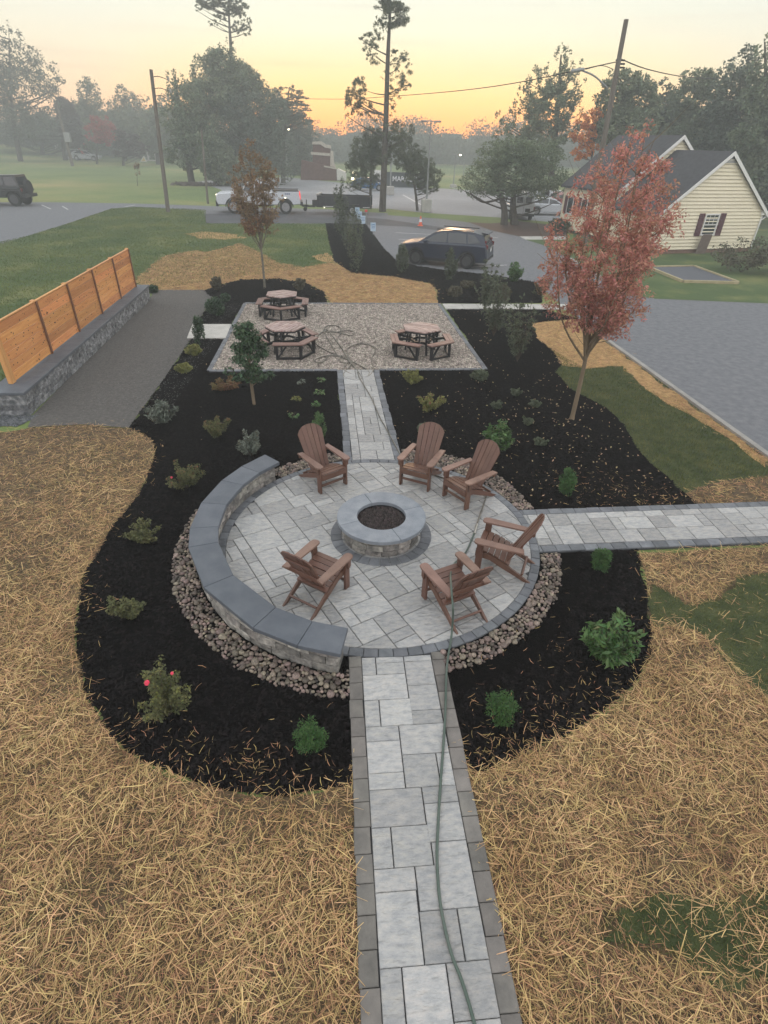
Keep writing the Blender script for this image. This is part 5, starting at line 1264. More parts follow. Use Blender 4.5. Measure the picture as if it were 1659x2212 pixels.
# rear blocks of the same house
def locp(px, py, t):
    d = ray(px, py); o_ = hA+hn*t; k = (o_-CAM).dot(hn)/d.dot(hn); p = CAM+d*k-hA; return p.dot(hd), p.z
s2, z2 = locp(1474, 295, 4.65); hw2 = 7.15-s2; gable(s2-hw2, 2*hw2, z2-hw2*.79, z2, 4.65, 11.2)
for t_w in (8.2, 10.0):
    wn = empty('window', None, None, (7.2, -t_w, 1.75)); wn.parent = house
    b = MB(); b.box((0, 0, 0), (.06, .8, 1.15)); b.build('window_frame', m_trimw, wn); b = MB(); b.box((.03, 0, 0), (.03, .62, .98)); b.build('pane', m_glass, wn)
    for s_ in (-1, 1): b = MB(); b.box((7.22, -t_w+s_*.62, 1.75), (.04, .36, 1.15)); b.build('shutter', m_shut, house)
# timber framed gravel bed
fr = [G(1399, 580), G(1498, 578), G(1595, 614), G(1474, 611)]
fb = empty('timber_frame_bed', 'dark gravel bed framed with pale landscape timbers on the lawn by the house', 'gravel bed', (fr[0]+fr[2])/2)
for i in range(4):
    a_, c_ = fr[i]-fb.location, fr[(i+1) % 4]-fb.location; dd = (c_-a_).normalized()*.06; b = MB(); b.beam((a_.x+dd.x, a_.y+dd.y, .07), (c_.x-dd.x, c_.y-dd.y, .07), .12, .12); b.build('timber', m_timber, fb)
b = MB(); b.prism([((p-fb.location).x*.97, (p-fb.location).y*.97) for p in fr], .0, .07); b.build('gravel_fill', mat('dark_gravel_fill', (.055, .06, .07), (.13, .135, .15), scale=30, bump=.6), fb)

# ------------------------------------------------------------------ vehicles
m_tyre = mat('tyre', (.012, .012, .013), (.020, .020, .021), rough=.85)
m_rimd = mat('dark_rim', (.10, .10, .105), rough=.35, metal=.6)
m_rims = mat('silver_rim', (.42, .42, .43), rough=.3, metal=.8)
m_glassd = mat('car_glass', (.018, .022, .026), rough=.06, spec=.9)
m_plast = mat('black_plastic', (.014, .014, .015), rough=.6)
m_tail = mat('tail_lamp', (.12, .008, .010), rough=.25, emit=(.3, .01, .01, .02))
m_taillit = mat('tail_lamp_lit', (.5, .02, .02), rough=.25, emit=(1, .05, .04, .5))
m_head = mat('head_lamp', (.75, .75, .72), rough=.15)
m_headlit = mat('head_lamp_lit', (.9, .85, .75), rough=.2, emit=(1, .85, .6, 2.5))
def paint(name, c): return mat(name, c, tuple(x*1.02 for x in c), rough=.28, spec=.6)
p_navy, p_white, p_silver, p_blue, p_black, p_grey, p_red = paint('paint_navy', (.010, .017, .036)), paint('paint_white', (.55, .57, .60)), paint('paint_silver', (.34, .37, .42)), paint('paint_blue', (.02, .13, .33)), paint('paint_black', (.010, .012, .014)), paint('paint_grey', (.12, .13, .14)), paint('paint_red', (.35, .05, .04))
def arch(xc, r, zb, n=8):
    a0 = math.asin(min(.9, (zb-.36)/r)) if zb > .36 else -math.asin(min(.9, (.36-zb)/r))
    return [(xc+r*math.cos(t), .36+r*math.sin(t)) for t in np.linspace(math.pi-a0, a0, n)]
def vehicle(name, label, cat, loc, head, lower, green, hw, body, wheels, wr, glass, taper=.36, rim=None, group=None, roofm=None, extras=None, wz=None, scale=1):
    v = empty(name, label, cat, loc, head, group); v.scale = (scale,)*3
    b = MB(); n = len(lower); lin = inset(lower, .05)
    V = [(x, -hw+.07, z) for x, z in lower]+[(x, -hw, z) for x, z in lin]+[(x, hw, z) for x, z in lin]+[(x, hw-.07, z) for x, z in lower]
    F = [tuple(range(n, 2*n))[::1], tuple(range(3*n-1, 2*n-1, -1))]
    for q, r in ((0, 1), (3, 2)):
        for i in range(n):
            f = (q*n+i, q*n+(i+1) % n, r*n+(i+1) % n, r*n+i); F.append(f if q == 0 else f[::-1])
    for i in range(n): F.append(((i+1) % n, i, 3*n+i, 3*n+(i+1) % n))
    b.add(V, F); bo = b.build('body', body, v)
    if green:
        zb = min(z for _, z in green); wy = lambda z: hw-.07-taper*(z-zb); m_ = len(green)
        b = MB(); gi = green
        V = [(x, -wy(z), z) for x, z in gi]+[(x, wy(z), z) for x, z in gi]
        F = [tuple(range(m_)), tuple(range(2*m_-1, m_-1, -1))]+[((i+1) % m_, i, i+m_, (i+1) % m_+m_) for i in range(m_)]
        b.add(V, F); b.build('cabin', roofm or body, v)
        for g_ in glass.get('side', []):
            for s_ in (-1, 1):
                b = MB(); k = len(g_); V = [(x, s_*(wy(z)+.012), z) for x, z in g_]+[(x, s_*(wy(z)-.01), z) for x, z in g_]
                F = [tuple(range(k)), tuple(range(2*k-1, k-1, -1))]+[((i+1) % k, i, i+k, (i+1) % k+k) for i in range(k)]
                b.add(V, F); b.build('side_window', m_glassd, v)
        for nm in ('windscreen', 'rear_window'):
            if nm in glass:
                (xa, za), (xb, zb_) = glass[nm]; e = .014; nx = (zb_-za); nz = -(xb-xa); l_ = math.hypot(nx, nz); sg = 1 if nm == 'windscreen' else -1
                ox, oz = sg*abs(nx)/l_*e, abs(nz)/l_*e
                b = MB(); V = []
                for ex in (1, -1.2):
                    V += [(xa+ox*ex, -wy(za)*.92, za+oz*ex), (xa+ox*ex, wy(za)*.92, za+oz*ex), (xb+ox*ex, wy(zb_)*.92, zb_+oz*ex), (xb+ox*ex, -wy(zb_)*.92, zb_+oz*ex)]
                b.add(V, [(0, 1, 2, 3), (7, 6, 5, 4), (0, 4, 5, 1), (1, 5, 6, 2), (2, 6, 7, 3), (3, 7, 4, 0)]); b.build(nm, m_glassd, v)
    for x in wheels:
        for s_ in (-1, 1):
            b = MB(); b.disc_wheel((0, 0, 0), wr, .24, 28); w_ = b.build('wheel', m_tyre, v); w_.location = (x, s_*(hw-.13), wr)
            b = MB(); b.disc_wheel((0, s_*.118, 0), wr*.64, .02, 20)
            for q in range(5):
                a = q*2*math.pi/5; b.box((wr*.33*math.cos(a), s_*.135, wr*.33*math.sin(a)), (wr*.58, .02, .07), (0, -a, 0))
            b.build('rim', rim or m_rimd, w_)
    if extras: extras(v)
    return v
def bx(v, name, m, c, d, rot=None, bev=.015):
    b = MB(); b.box(c, d, rot, bev); return b.build(name, m, v)
# --- navy crossover
low = [(2.22, .30), (2.34, .50), (2.33, .78), (2.20, .95), (1.25, 1.09), (-1.6, 1.12), (-2.28, 1.10), (-2.34, .80), (-2.36, .50), (-2.25, .33)]+arch(-1.35, .43, .30)+arch(1.35, .43, .27)
grn = [(1.28, 1.07), (.42, 1.56), (.05, 1.66), (-.6, 1.69), (-1.5, 1.66), (-2.02, 1.56), (-2.26, 1.08)]
def suvx(v):
    for s_ in (-1, 1):
        bx(v, 'tail_lamp', m_tail, (-2.27, s_*.78, 1.05), (.14, .10, .22), (0, R(-12), 0)); bx(v, 'tail_lamp', m_tail, (-2.17, s_*.74, 1.22), (.10, .08, .24), (0, R(-24), 0))
        bx(v, 'headlight', m_head, (2.20, s_*.70, .86), (.20, .30, .10)); bx(v, 'sill', m_plast, (0, s_*.90, .33), (1.85, .08, .14)); bx(v, 'mirror', p_navy, (.82, s_*1.02, 1.14), (.16, .20, .13))
        bx(v, 'door_handle', m_plast, (.12, s_*.935, .96), (.2, .03, .035)); bx(v, 'door_handle', m_plast, (-.75, s_*.935, .97), (.2, .03, .035)); bx(v, 'roof_rail', m_plast, (-.6, s_*.66, 1.71), (1.9, .04, .04))
        for x in (1.35, -1.35):
            b = MB(); a = np.linspace(0, math.pi, 13)
            for r0, r1 in zip(a[:-1], a[1:]):
                b.add([(x+q*math.cos(t), s_*y, .36+q*math.sin(t)) for t in (r0, r1) for q in (.42, .485) for y in (.90, .945)], [(1, 3, 7, 5), (2, 0, 4, 6), (3, 2, 6, 7), (0, 1, 5, 4)])
            b.build('wheel_arch', m_plast, v)
    bx(v, 'rear_bumper', m_plast, (-2.28, 0, .45), (.20, 1.74, .22), bev=.05); bx(v, 'licence_plate', m_head, (-2.365, 0, .86), (.02, .34, .16)); bx(v, 'spoiler', p_navy, (-2.08, 0, 1.63), (.34, 1.20, .045), (0, R(-8), 0))
    bx(v, 'grille', m_plast, (2.32, 0, .66), (.06, 1.2, .30)); bx(v, 'chrome_strip', m_rims, (-2.36, 0, .98), (.02, 1.1, .04)); bx(v, 'rear_skid', m_rims, (-2.33, 0, .40), (.12, 1.2, .05))
fw_, rw_ = G(897.6, 572), G(1004.6, 581.7); hd_ = math.atan2(fw_.y-rw_.y, fw_.x-rw_.x); nr = Vector((-math.sin(hd_), math.cos(hd_), 0))
c = (fw_+rw_)/2+(-nr if nr.y < 0 else nr)*.92
vehicle('parked_suv', 'dark navy crossover parked beside the mulch bed, seen from its rear left', 'car', (c.x, c.y, .01), hd_, low, grn, .93, p_navy, (1.35, -1.35), .36,
        dict(side=[[(.95, 1.14), (.42, 1.46), (.05, 1.56), (-.18, 1.58), (-.22, 1.15)], [(-.30, 1.15), (-.26, 1.59), (-1.15, 1.58), (-1.25, 1.16)], [(-1.33, 1.16), (-1.24, 1.57), (-1.62, 1.53), (-1.95, 1.22)]], windscreen=((1.18, 1.13), (.50, 1.52)), rear_window=((-2.22, 1.16), (-2.06, 1.50))), taper=.38, extras=suvx)
# --- white pickup
lowp = [(2.85, .55), (2.95, .75), (2.93, 1.15), (2.80, 1.25), (1.45, 1.34), (-.95, 1.38), (-1.02, 1.40), (-2.85, 1.42), (-2.92, 1.0), (-2.92, .62), (-2.5, .58)]+[(x, z+.08) for x, z in arch(-1.85, .50, .48)]+[(x, z+.08) for x, z in arch(1.80, .50, .46)]
grp = [(1.42, 1.32), (.78, 1.86), (.45, 1.95), (-.55, 1.95), (-.82, 1.86), (-.98, 1.36)]
def trx(v):
    for s_ in (-1, 1):
        bx(v, 'headlight', m_headlit if s_ == 1 else m_head, (2.86, s_*.80, 1.05), (.14, .28, .28)); bx(v, 'tail_lamp', m_taillit, (-2.88, s_*.90, 1.12), (.12, .12, .40)); bx(v, 'mirror', m_plast, (1.12, s_*1.16, 1.42), (.14, .24, .26))
        bx(v, 'side_step', m_plast, (.1, s_*.98, .52), (2.2, .10, .06)); bx(v, 'bed_rail', m_plast, (-1.92, s_*.93, 1.445), (1.85, .10, .06)); bx(v, 'marker_lamp', m_headlit, (-1.85, s_*1.005, 1.02), (.10, .03, .05))
        for x, w_ in ((-1.55, .10), (-1.68, .10), (-1.81, .10)): bx(v, 'side_badge', paint('badge_blue', (.05, .08, .22)), (x-.35, s_*1.004, 1.26), (w_, .012, .07), bev=.004)
        for x in (1.80, -1.85):
            b = MB(); a = np.linspace(0, math.pi, 13)
            for r0, r1 in zip(a[:-1], a[1:]):
                b.add([(x+q*math.cos(t), s_*y, .44+q*math.sin(t)) for t in (r0, r1) for q in (.49, .56) for y in (.96, 1.02)], [(1, 3, 7, 5), (2, 0, 4, 6), (3, 2, 6, 7), (0, 1, 5, 4)])
            b.build('wheel_arch', m_plast, v)
    bx(v, 'front_bumper', m_plast, (2.93, 0, .62), (.16, 1.9, .36)); bx(v, 'grille', m_plast, (2.95, 0, 1.02), (.06, 1.3, .34)); bx(v, 'rear_bumper', m_plast, (-2.98, 0, .66), (.22, 1.9, .22)); bx(v, 'hitch', m_plast, (-3.25, 0, .48), (.5, .10, .10))
    bx(v, 'bed_floor', m_plast, (-1.92, 0, 1.435), (1.75, 1.7, .02))
f_, r_ = G(503.3, 462), G(615.5, 463); c = (f_+r_)/2; c.y += 1.3; tsc = (f_-r_).length/3.65; th_ = math.atan2(f_.y-r_.y, f_.x-r_.x)
vehicle('pickup_truck', 'white pickup truck towing the black dump trailer, partly hidden by the young tree', 'pickup truck', (c.x, c.y, .01), th_, lowp, grp, 1.0, p_white, (1.80, -1.85), .44,
        dict(side=[[(1.10, 1.42), (.74, 1.78), (.28, 1.84), (.28, 1.42)], [(.18, 1.42), (.18, 1.84), (-.52, 1.84), (-.82, 1.76), (-.86, 1.42)]], windscreen=((1.34, 1.40), (.84, 1.80)), rear_window=((-.97, 1.44), (-.86, 1.78))), taper=.30, rim=m_rims, extras=trx, scale=tsc)
# --- dump trailer
ta, tb = G(683, 462), G(803, 466); tc_ = (ta+tb)/2; tc_.y += .9; tr_ = math.atan2(tb.y-ta.y, tb.x-ta.x)
tl = empty('dump_trailer', 'black dump trailer with tarp roll hitched behind the white pickup', 'trailer', (tc_.x, tc_.y, .01), tr_)
LT = (tb-ta).length
for s_ in (-1, 1):
    bx(tl, 'side_panel', m_black, (.15, s_*.98, .98), (LT-.3, .05, .72))
    for k in range(9): bx(tl, 'side_rib', m_black, (-LT/2+.5+k*(LT-.7)/8, s_*1.02, .95), (.07, .05, .66), bev=.005)
    bx(tl, 'top_rail', m_black, (.15, s_*1.0, 1.36), (LT-.25, .10, .07)); bx(tl, 'fender', m_black, (.5, s_*1.12, .80), (1.9, .25, .05)); bx(tl, 'reflector_strip', m_head, (-1.2, s_*1.035, .60), (.9, .01, .04), bev=.002); bx(tl, 'reflector_strip', m_head, (2.1, s_*1.035, .60), (.6, .01, .04), bev=.002)
    bx(tl, 'tail_lamp', m_tail, (LT/2-.02, s_*.85, .58), (.04, .16, .08)); bx(tl, 'marker_lamp', m_headlit, (-LT/2+.9, s_*1.05, .50), (.06, .03, .05), bev=.004)
    for x in (.1, .9):
        b = MB(); b.disc_wheel((0, 0, 0), .36, .22, 24); w_ = b.build('wheel', m_tyre, tl); w_.location = (x, s_*1.12, .36); b = MB(); b.disc_wheel((0, s_*.11, 0), .2, .03, 16); b.build('rim', m_rims, w_)
bx(tl, 'front_panel', m_black, (-LT/2+.3, 0, .98), (.05, 1.95, .76)); bx(tl, 'tailgate', m_black, (LT/2-.1, 0, .98), (.06, 1.95, .72)); bx(tl, 'bed_floor', m_black, (.15, 0, .64), (LT-.4, 1.9, .06)); bx(tl, 'chassis', m_black, (0, 0, .52), (LT-.2, .8, .12))
bx(tl, 'tool_box', m_black, (-LT/2-.02, 0, .80), (.45, .9, .42)); bx(tl, 'tarp_roll', m_conc, (-LT/2+.32, 0, 1.47), (.22, 1.9, .16), bev=.05)
b = MB(); b.beam((-LT/2, .4, .5), (-LT/2-1.2, 0, .48), .08, .10); b.beam((-LT/2, -.4, .5), (-LT/2-1.2, 0, .48), .08, .10); b.build('drawbar', m_black, tl); bx(tl, 'jack', m_black, (-LT/2-.85, 0, .62), (.08, .08, .75)); b = MB(); b.disc_wheel((-LT/2-1.05, .3, .22), .16, .05, 16); b.build('jack_wheel', m_tyre, tl)
# --- black off-roader at left
lowj = [(2.05, .55), (2.12, .75), (2.1, 1.10), (1.15, 1.14), (-1.85, 1.14), (-1.9, .58)]+arch(-1.3, .5, .50)+arch(1.35, .5, .50)
grj = [(1.0, 1.12), (.78, 1.78), (-1.70, 1.84), (-1.86, 1.13)]
def jx(v):
    b = MB(); b.disc_wheel((0, 0, 0), .43, .26, 26, 'y'); w_ = b.build('spare_wheel', m_tyre, v); w_.location = (-2.06, 0, 1.12); w_.rotation_euler = (0, 0, R(90)); bx(v, 'spare_carrier', m_plast, (-1.93, 0, 1.1), (.12, .3, .3))
    for s_ in (-1, 1):
        bx(v, 'tail_lamp', m_tail, (-1.93, s_*.72, .98), (.06, .12, .2)); bx(v, 'fender_flare', m_plast, (-1.3, s_*.93, .92), (1.25, .22, .08)); bx(v, 'fender_flare', m_plast, (1.35, s_*.93, .92), (1.25, .22, .08)); bx(v, 'mirror', m_plast, (.85, s_*.98, 1.3), (.12, .2, .2))
    bx(v, 'rear_bumper', m_plast, (-2.0, 0, .62), (.25, 1.7, .2)); bx(v, 'front_bumper', m_plast, (2.2, 0, .62), (.25, 1.7, .2))
jw = G(37, 446); vehicle('off_road_vehicle', 'black boxy off-roader with spare wheel at the left frame edge', 'car', (jw.x-1.3, jw.y+.9, .01), R(180)-.02, lowj, grj, .86, p_black, (1.35, -1.3), .43,
        dict(side=[[(.80, 1.26), (.68, 1.68), (.12, 1.69), (.12, 1.26)], [(0, 1.26), (0, 1.69), (-.85, 1.71), (-.85, 1.26)], [(-.95, 1.24), (-.95, 1.72), (-1.60, 1.73), (-1.74, 1.24)]], windscreen=((.97, 1.26), (.82, 1.68)), rear_window=((-1.82, 1.26), (-1.72, 1.72))), taper=.10, extras=jx, wz=.43)
bpy.data.objects['off_road_vehicle'].location = (jw.x-1.65, jw.y+1.1, .01); bpy.data.objects['off_road_vehicle'].scale = (1.25,)*3
bpy.data.objects['off_road_vehicle'].rotation_euler = (0, 0, R(178))
# --- white van (rear doors to the viewer)
lowv = [(2.7, .35), (2.75, .6), (2.7, .95), (2.1, 1.15), (-2.6, 1.15), (-2.65, .40)]+arch(-1.7, .42, .33)+arch(1.75, .42, .33)
grv = [(2.1, 1.12), (1.4, 1.95), (1.2, 2.03), (-2.5, 2.05), (-2.62, 1.13)]
def vanx(v):
    for s_ in (-1, 1):
        b = MB(); b.box((-2.605, s_*.36, 1.55), (.03, .50, .42), (0, R(7.5), 0), bev=.01); b.build('rear_window', m_glassd, v)
        bx(v, 'tail_lamp', m_tail, (-2.64, s_*.90, .90), (.04, .10, .34)); bx(v, 'mirror', m_plast, (1.7, s_*1.05, 1.35), (.12, .2, .25))
    bx(v, 'rear_bumper', m_plast, (-2.70, 0, .45), (.14, 1.9, .18)); bx(v, 'licence_plate', m_plast, (-2.665, -.36, .80), (.02, .40, .26)); bx(v, 'door_seam', m_plast, (-2.655, 0, 1.1), (.012, .012, 1.2), bev=.003)
vb = G(1131, 478); vehicle('white_van', 'white panel van seen from behind beside the twin trunk tree', 'van', (vb.x+.15, vb.y+2.75, .01), R(84), lowv, grv, .98, p_white, (1.75, -1.7), .36, dict(side=[[(1.75, 1.2), (1.3, 1.75), (.7, 1.75), (.7, 1.2)]], windscreen=((2.02, 1.2), (1.5, 1.82))), taper=.16, extras=vanx, scale=1.0)
# --- ordinary cars
lows = [(2.15, .28), (2.25, .5), (2.2, .72), (1.2, .92), (-1.7, .98), (-2.15, .92), (-2.22, .5), (-2.1, .30)]+arch(-1.3, .38, .26)+arch(1.3, .38, .26)
grs = [(1.15, .9), (.35, 1.35), (-.2, 1.45), (-.9, 1.43), (-1.6, 1.25), (-2.0, .95)]
gls = dict(side=[[(.85, .97), (.35, 1.25), (-.2, 1.36), (-.22, .98)], [(-.30, .98), (-.28, 1.36), (-.85, 1.34), (-1.45, 1.08), (-1.5, 1.0)]], windscreen=((1.08, .95), (.42, 1.31)), rear_window=((-1.92, 1.0), (-1.65, 1.22)))
def cx(v):
    for s_ in (-1, 1): bx(v, 'headlight', m_head, (2.16, s_*.65, .66), (.12, .28, .10)); bx(v, 'tail_lamp', m_tail, (-2.17, s_*.68, .80), (.08, .24, .12)); bx(v, 'mirror', m_plast, (.8, s_*.95, .98), (.12, .16, .10))
def car(name, label, px, py, Y, deg, body, group=None, scale=1):
    p = G(px, py) if Y is None else D(px, py, Y); return vehicle(name, label, 'car', (p.x, p.y, .005), R(deg), lows, grs, .88, body, (1.3, -1.3), .33, gls, taper=.42, rim=m_rims, extras=cx, group=group, scale=scale)
car('white_suv', 'white hatchback SUV parked right of the white van', 1184, 464, None, -8, p_white, scale=.98)
car('blue_car', 'small bright blue car partly behind the low pine', 796, 411, None, 2, p_blue)
car('grey_car', 'grey car just behind the blue one by the pine trunk', 826, 402, None, 6, p_grey)
LG = 'row of parked cars left of the cream house'
for k, (px, py, bdy, lab) in enumerate(((1150, 446, p_white, 'white parked car just above the van roof'), (1172, 441, p_grey, 'grey parked car above the white SUV'), (1192, 444, p_white, 'white parked car second from the house in the row'), (1205, 448, p_red, 'red parked car nearest the house wall'), (1160, 437, p_silver, 'silver parked car furthest back in the row'))):
    car('parked_car', lab, px, py, None, 70+6*k, bdy, LG)
car('far_car', 'white car far across the field below the leaning pole', 188, 347, None, 4, p_white, scale=1.5); car('far_car', 'dark car behind the white one far across the field', 172, 345.5, None, 4, p_grey, scale=1.5)

# ------------------------------------------------------------------ poles, lamps, wires
m_wood = mat('pole_wood', (.10, .085, .07), (.17, .15, .125), rough=.95, scale=3, stretch=(4, 4, .3), bump=.3)
m_wire = mat('wire', (.02, .02, .022), rough=.6)
m_alu = mat('pole_grey', (.30, .31, .30), rough=.5, metal=.3)
m_lamp = mat('lamp_glow', (.9, .85, .7), emit=(1, .85, .55, 6))
def pole(name, label, base, top_px, r, m, cat='utility pole', Y=None):
    g = G(*base); p = D(top_px[0], top_px[1], g.y if Y is None else Y); o = empty(name, label, cat, g); b = MB(); b.tube([Vector((0, 0, -.2)), (p-g)*.5, p-g], [r, r*.88, r*.72], 10); b.build('pole_shaft', m, o); return o, g, p
o1, g1, t1 = pole('utility_pole', 'leaning wooden utility pole on the lawn at left', (363, 458), (326, 150), .17, m_wood)
for z_, k in ((.45, 1), (1.15, 1), (1.6, .8)):
    b = MB(); q = t1-g1-Vector((0, 0, z_)); b.tube(catmull([q, q+Vector((.5*k, 0, .05)), q+Vector((1.2*k, -.1, -.15))], 4), .025, 5); b.build('bracket', m_wire, o1)
    b = MB(); b.box(q+Vector((1.2*k, -.1, -.1)), (.12, .12, .22), bev=.02); b.build('insulator', m_alu, o1)
o2, g2_, t2 = pole('thin_pole', 'thin wooden pole right of the leaning one, by the lawn edge', (449, 440), (435, 280), .11, m_wood)
o3, g3_, t3 = pole('utility_pole', 'thick wooden pole with street lamp arm rising behind the red tree', (1262, 530), (1353, 42), .17, m_wood)
q = t3-g3_; q1 = D(1312, 190, g3_.y)-g3_; q2 = D(1285, 165, g3_.y)-g3_; q3 = D(1257, 152, g3_.y)-g3_
b = MB(); b.tube(catmull([q1, q2, q3], 5), .045, 6); b.build('lamp_arm', m_alu, o3); b = MB(); b.box(q3+Vector((-.25, 0, 0)), (.7, .3, .16), (0, R(-8), 0), bev=.05); b.build('lamp_head', m_alu, o3)
for k in range(3): b = MB(); a = D(1340, 130+k*8, g3_.y)-g3_; b.box(a, (.5, .12, .08), bev=.02); b.build('insulator', m_wire, o3)
o4, g4, t4 = pole('utility_pole', 'far wooden pole leaning left beside the crimson tree', (157, 359), (121, 220), .30, m_wood)
b = MB(); b.box((D(146, 297, g4.y)-g4), (1.0, .8, 1.6), bev=.1); b.build('transformer', m_alu, o4)
o5, g5, t5 = pole('utility_pole', 'short far pole between the purple tree and the left wooden pole', (283, 330), (276, 258), .25, m_wood)
def wire(label, pts, r=.02):
    P = catmull(pts, 8); b = MB(); b.tube(P, r, 4, cap=False); o = b.build('wire', m_wire); tag(o, label, 'cable'); return o
wire('long sagging wire from the pines to the pole with the lamp arm', [D(640, 213, 90), D(745, 214, 75), D(860, 207, 62), D(990, 196, 52), D(1120, 178, 45), D(1330, 134, g3_.y)], .03)
wire('wire running right from the lamp arm pole into the trees', [D(1342, 128, g3_.y), D(1400, 150, 42), D(1480, 166, 48), D(1560, 170, 55)], .035)
wire('short slack wire left of the lamp arm pole top', [D(1325, 150, g3_.y), D(1300, 142, g3_.y-.3), D(1265, 150, g3_.y-.6)], .02)
wire('upper wire of the pair crossing in front of the far trees', [D(-40, 275, 150), D(60, 290, 160), D(146, 297, g4.y), D(210, 312, 170), D(280, 318, 175)], .06)
wire('lower wire of the pair crossing in front of the far trees', [D(-40, 286, 150), D(60, 300, 160), D(150, 303, g4.y), D(200, 318, 170), D(260, 326, 175)], .05)
wire('topmost thin wire at the far left', [D(-40, 262, 150), D(60, 272, 160), D(140, 282, g4.y)], .05)
def lightpole(label, base, topy, lit=True, base_h=0, r=.09, px=None):
    g = G(*base); t = D(px if px else base[0], topy, g.y); o = empty('light_pole', label, 'light pole', g, 0, 'parking lot light poles'); h = (t-g).z
    b = MB(); b.tube([(0, 0, base_h), (0, 0, h)], [r, r*.7], 8); b.build('pole_shaft', m_alu, o)
    if base_h: b = MB(); b.box((0, 0, base_h/2), (.85, .85, base_h), bev=.04); b.build('concrete_base', m_conc, o)
    b = MB(); b.box((0, 0, h+.02), (1.1, .10, .08)); b.build('lamp_arm', m_alu, o)
    for s_ in (-1, 1):
        b = MB(); b.box((s_*.62, 0, h+.0), (.5, .32, .14), bev=.03); l_ = b.build('lamp_head', m_alu, o)
        if lit and s_ == 1: b = MB(); b.box((s_*.62, -.17, h-.04), (.22, .03, .12)); b.build('lit_lens', m_lamp, l_)
    return o
lightpole('pale light pole standing left of the parking lot entrance', (622, 386), 279, True, 0)
lightpole('light pole on a concrete base behind the tall pine trunk', (843, 421), 300, False, .9, px=845)
lightpole('thin light pole on a tall concrete base right of the pine', (920, 458), 262, False, 1.05, px=927)
lightpole('light pole with a lit white lamp right of the sign wall', (979, 405), 334, True, .4, px=984)
lightpole('short distant light pole right of the lit one', (1000, 388), 355, False, 0, px=1003)
# cone, stake signs
cg = G(908, 488); cn_ = empty('traffic_cone', 'orange traffic cone with white band on the drive', 'traffic cone', cg)
b = MB(); b.box((0, 0, .02), (.40, .40, .04), bev=.01); b.disc_wheel((0, 0, 0), .15, .1, 20, 'z', prof=[(.15, .04), (.10, .30), (.035, .68), (.0, .68)]); b.build('cone_body', mat('cone_orange', (.75, .12, .05), rough=.5), cn_)
b = MB(); b.disc_wheel((0, 0, 0), .1, .1, 20, 'z', prof=[(.111, .28), (.073, .48)]); b.build('reflective_band', mat('cone_band', (.8, .8, .8), rough=.4), cn_)
m_signb = mat('sign_pale_blue', (.42, .55, .66), (.52, .62, .70), scale=6)
for lab, (bx_, by_), (tx_, ty_) in (('pale stake sign furthest from the camera beside the trailer', (772, 476), (767, 448)), ('pale stake sign second along the bed edge', (777, 483), (774, 458)), ('pale stake sign third along the bed edge, lower than the others', (784, 492), (781, 468)), ('pale stake sign nearest the camera at the bed edge', (806, 508), (802, 487))):
    g = G(bx_, by_); h = Hh = max(.7, (D(tx_, ty_, g.y)-g).z); o = empty('stake_sign', lab, 'sign', g, rng.normal()*.3, 'small stake signs in the narrow bed')
    b = MB(); b.box((0, 0, h*.4), (.03, .03, h*.8)); b.build('stake', m_alu, o); b = MB(); b.box((0, -.02, h*.72), (.36, .02, .52), bev=.004); b.build('sign_panel', m_signb, o); b = MB(); [b.box((0, -.033, h*.72+.15-.1*k), (.24, .006, .03)) for k in range(3)]; b.build('print', p_blue, o)
g = G(791, 487); o = empty('marker_post', 'thin post with red top beside the stake signs', 'post', g); b = MB(); b.tube([(0, 0, 0), (0, 0, .95)], .03, 6); b.build('stake', m_alu, o); b = MB(); b.box((0, 0, .98), (.2, .08, .16), bev=.02); b.build('red_top', paint('marker_red', (.6, .05, .05)), o)

# ------------------------------------------------------------------ brick sign tower, sign wall, far bits
m_brick = mat('brick', (.10, .045, .035), (.17, .085, .07), rough=.9, scale=3)
m_cream = mat('cream_stone', (.50, .46, .38), (.58, .54, .46), rough=.8)
TY = 104.0
tw = empty('brick_tower_sign', 'brick entrance tower with cream scrolled cornice beyond the parking lot', 'entrance tower', (D(692, 388, TY).x, TY, 0))
def tp(px, py): p = D(px, py, TY)-tw.location; return (p.x, p.z)
def slabp(name, pts, y0, y1, m, par=tw): b = MB(); b.extr([tp(*p) for p in pts], y0, y1); return b.build(name, m, par)
slabp('upper_brickwork', [(675, 372), (716, 372), (714, 318), (698, 312), (676, 312)], 0, 2.2, m_brick)
slabp('lower_brickwork', [(650, 392), (729, 392), (727, 362), (700, 356), (652, 345)], -1.2, -.05, m_brick)
slabp('scroll_cornice', [(674, 312), (675, 306), (694, 305), (704, 312), (716, 314), (715, 321), (702, 319), (692, 312)], -.25, .4, m_cream)
slabp('stone_band', [(672, 334), (671, 328), (713, 331), (713, 337)], -.2, .3, m_cream); slabp('stone_band', [(700, 360), (700, 357), (727, 362), (727, 365)], -1.4, -1.0, m_cream)
slabp('side_scroll', [(713, 364), (714, 326), (720, 326), (721, 348), (726, 364)], -.35, .2, m_cream)
slabp('white_gatehouse', [(728, 388), (727, 368), (731, 364), (748, 372), (748, 389)], -1.5, 1.0, m_trimw)
SY = 90.0
swl = empty('sign_wall', 'dark sign wall with large white letters and a white slanted panel', 'sign', (D(880, 410, SY).x, SY, 0))
def sp(px, py): p = D(px, py, SY)-swl.location; return (p.x, p.z)
b = MB(); b.extr([sp(836, 412), sp(926, 416), sp(926, 375), (sp(836, 371))], 0, .3); b.build('wall_panel', mat('sign_dark', (.035, .045, .05), (.045, .055, .06)), swl)
b = MB(); b.extr([sp(806, 398), sp(832, 404), sp(832, 369), sp(808, 367)], .0, .3); b.build('white_panel', m_trimw, swl)
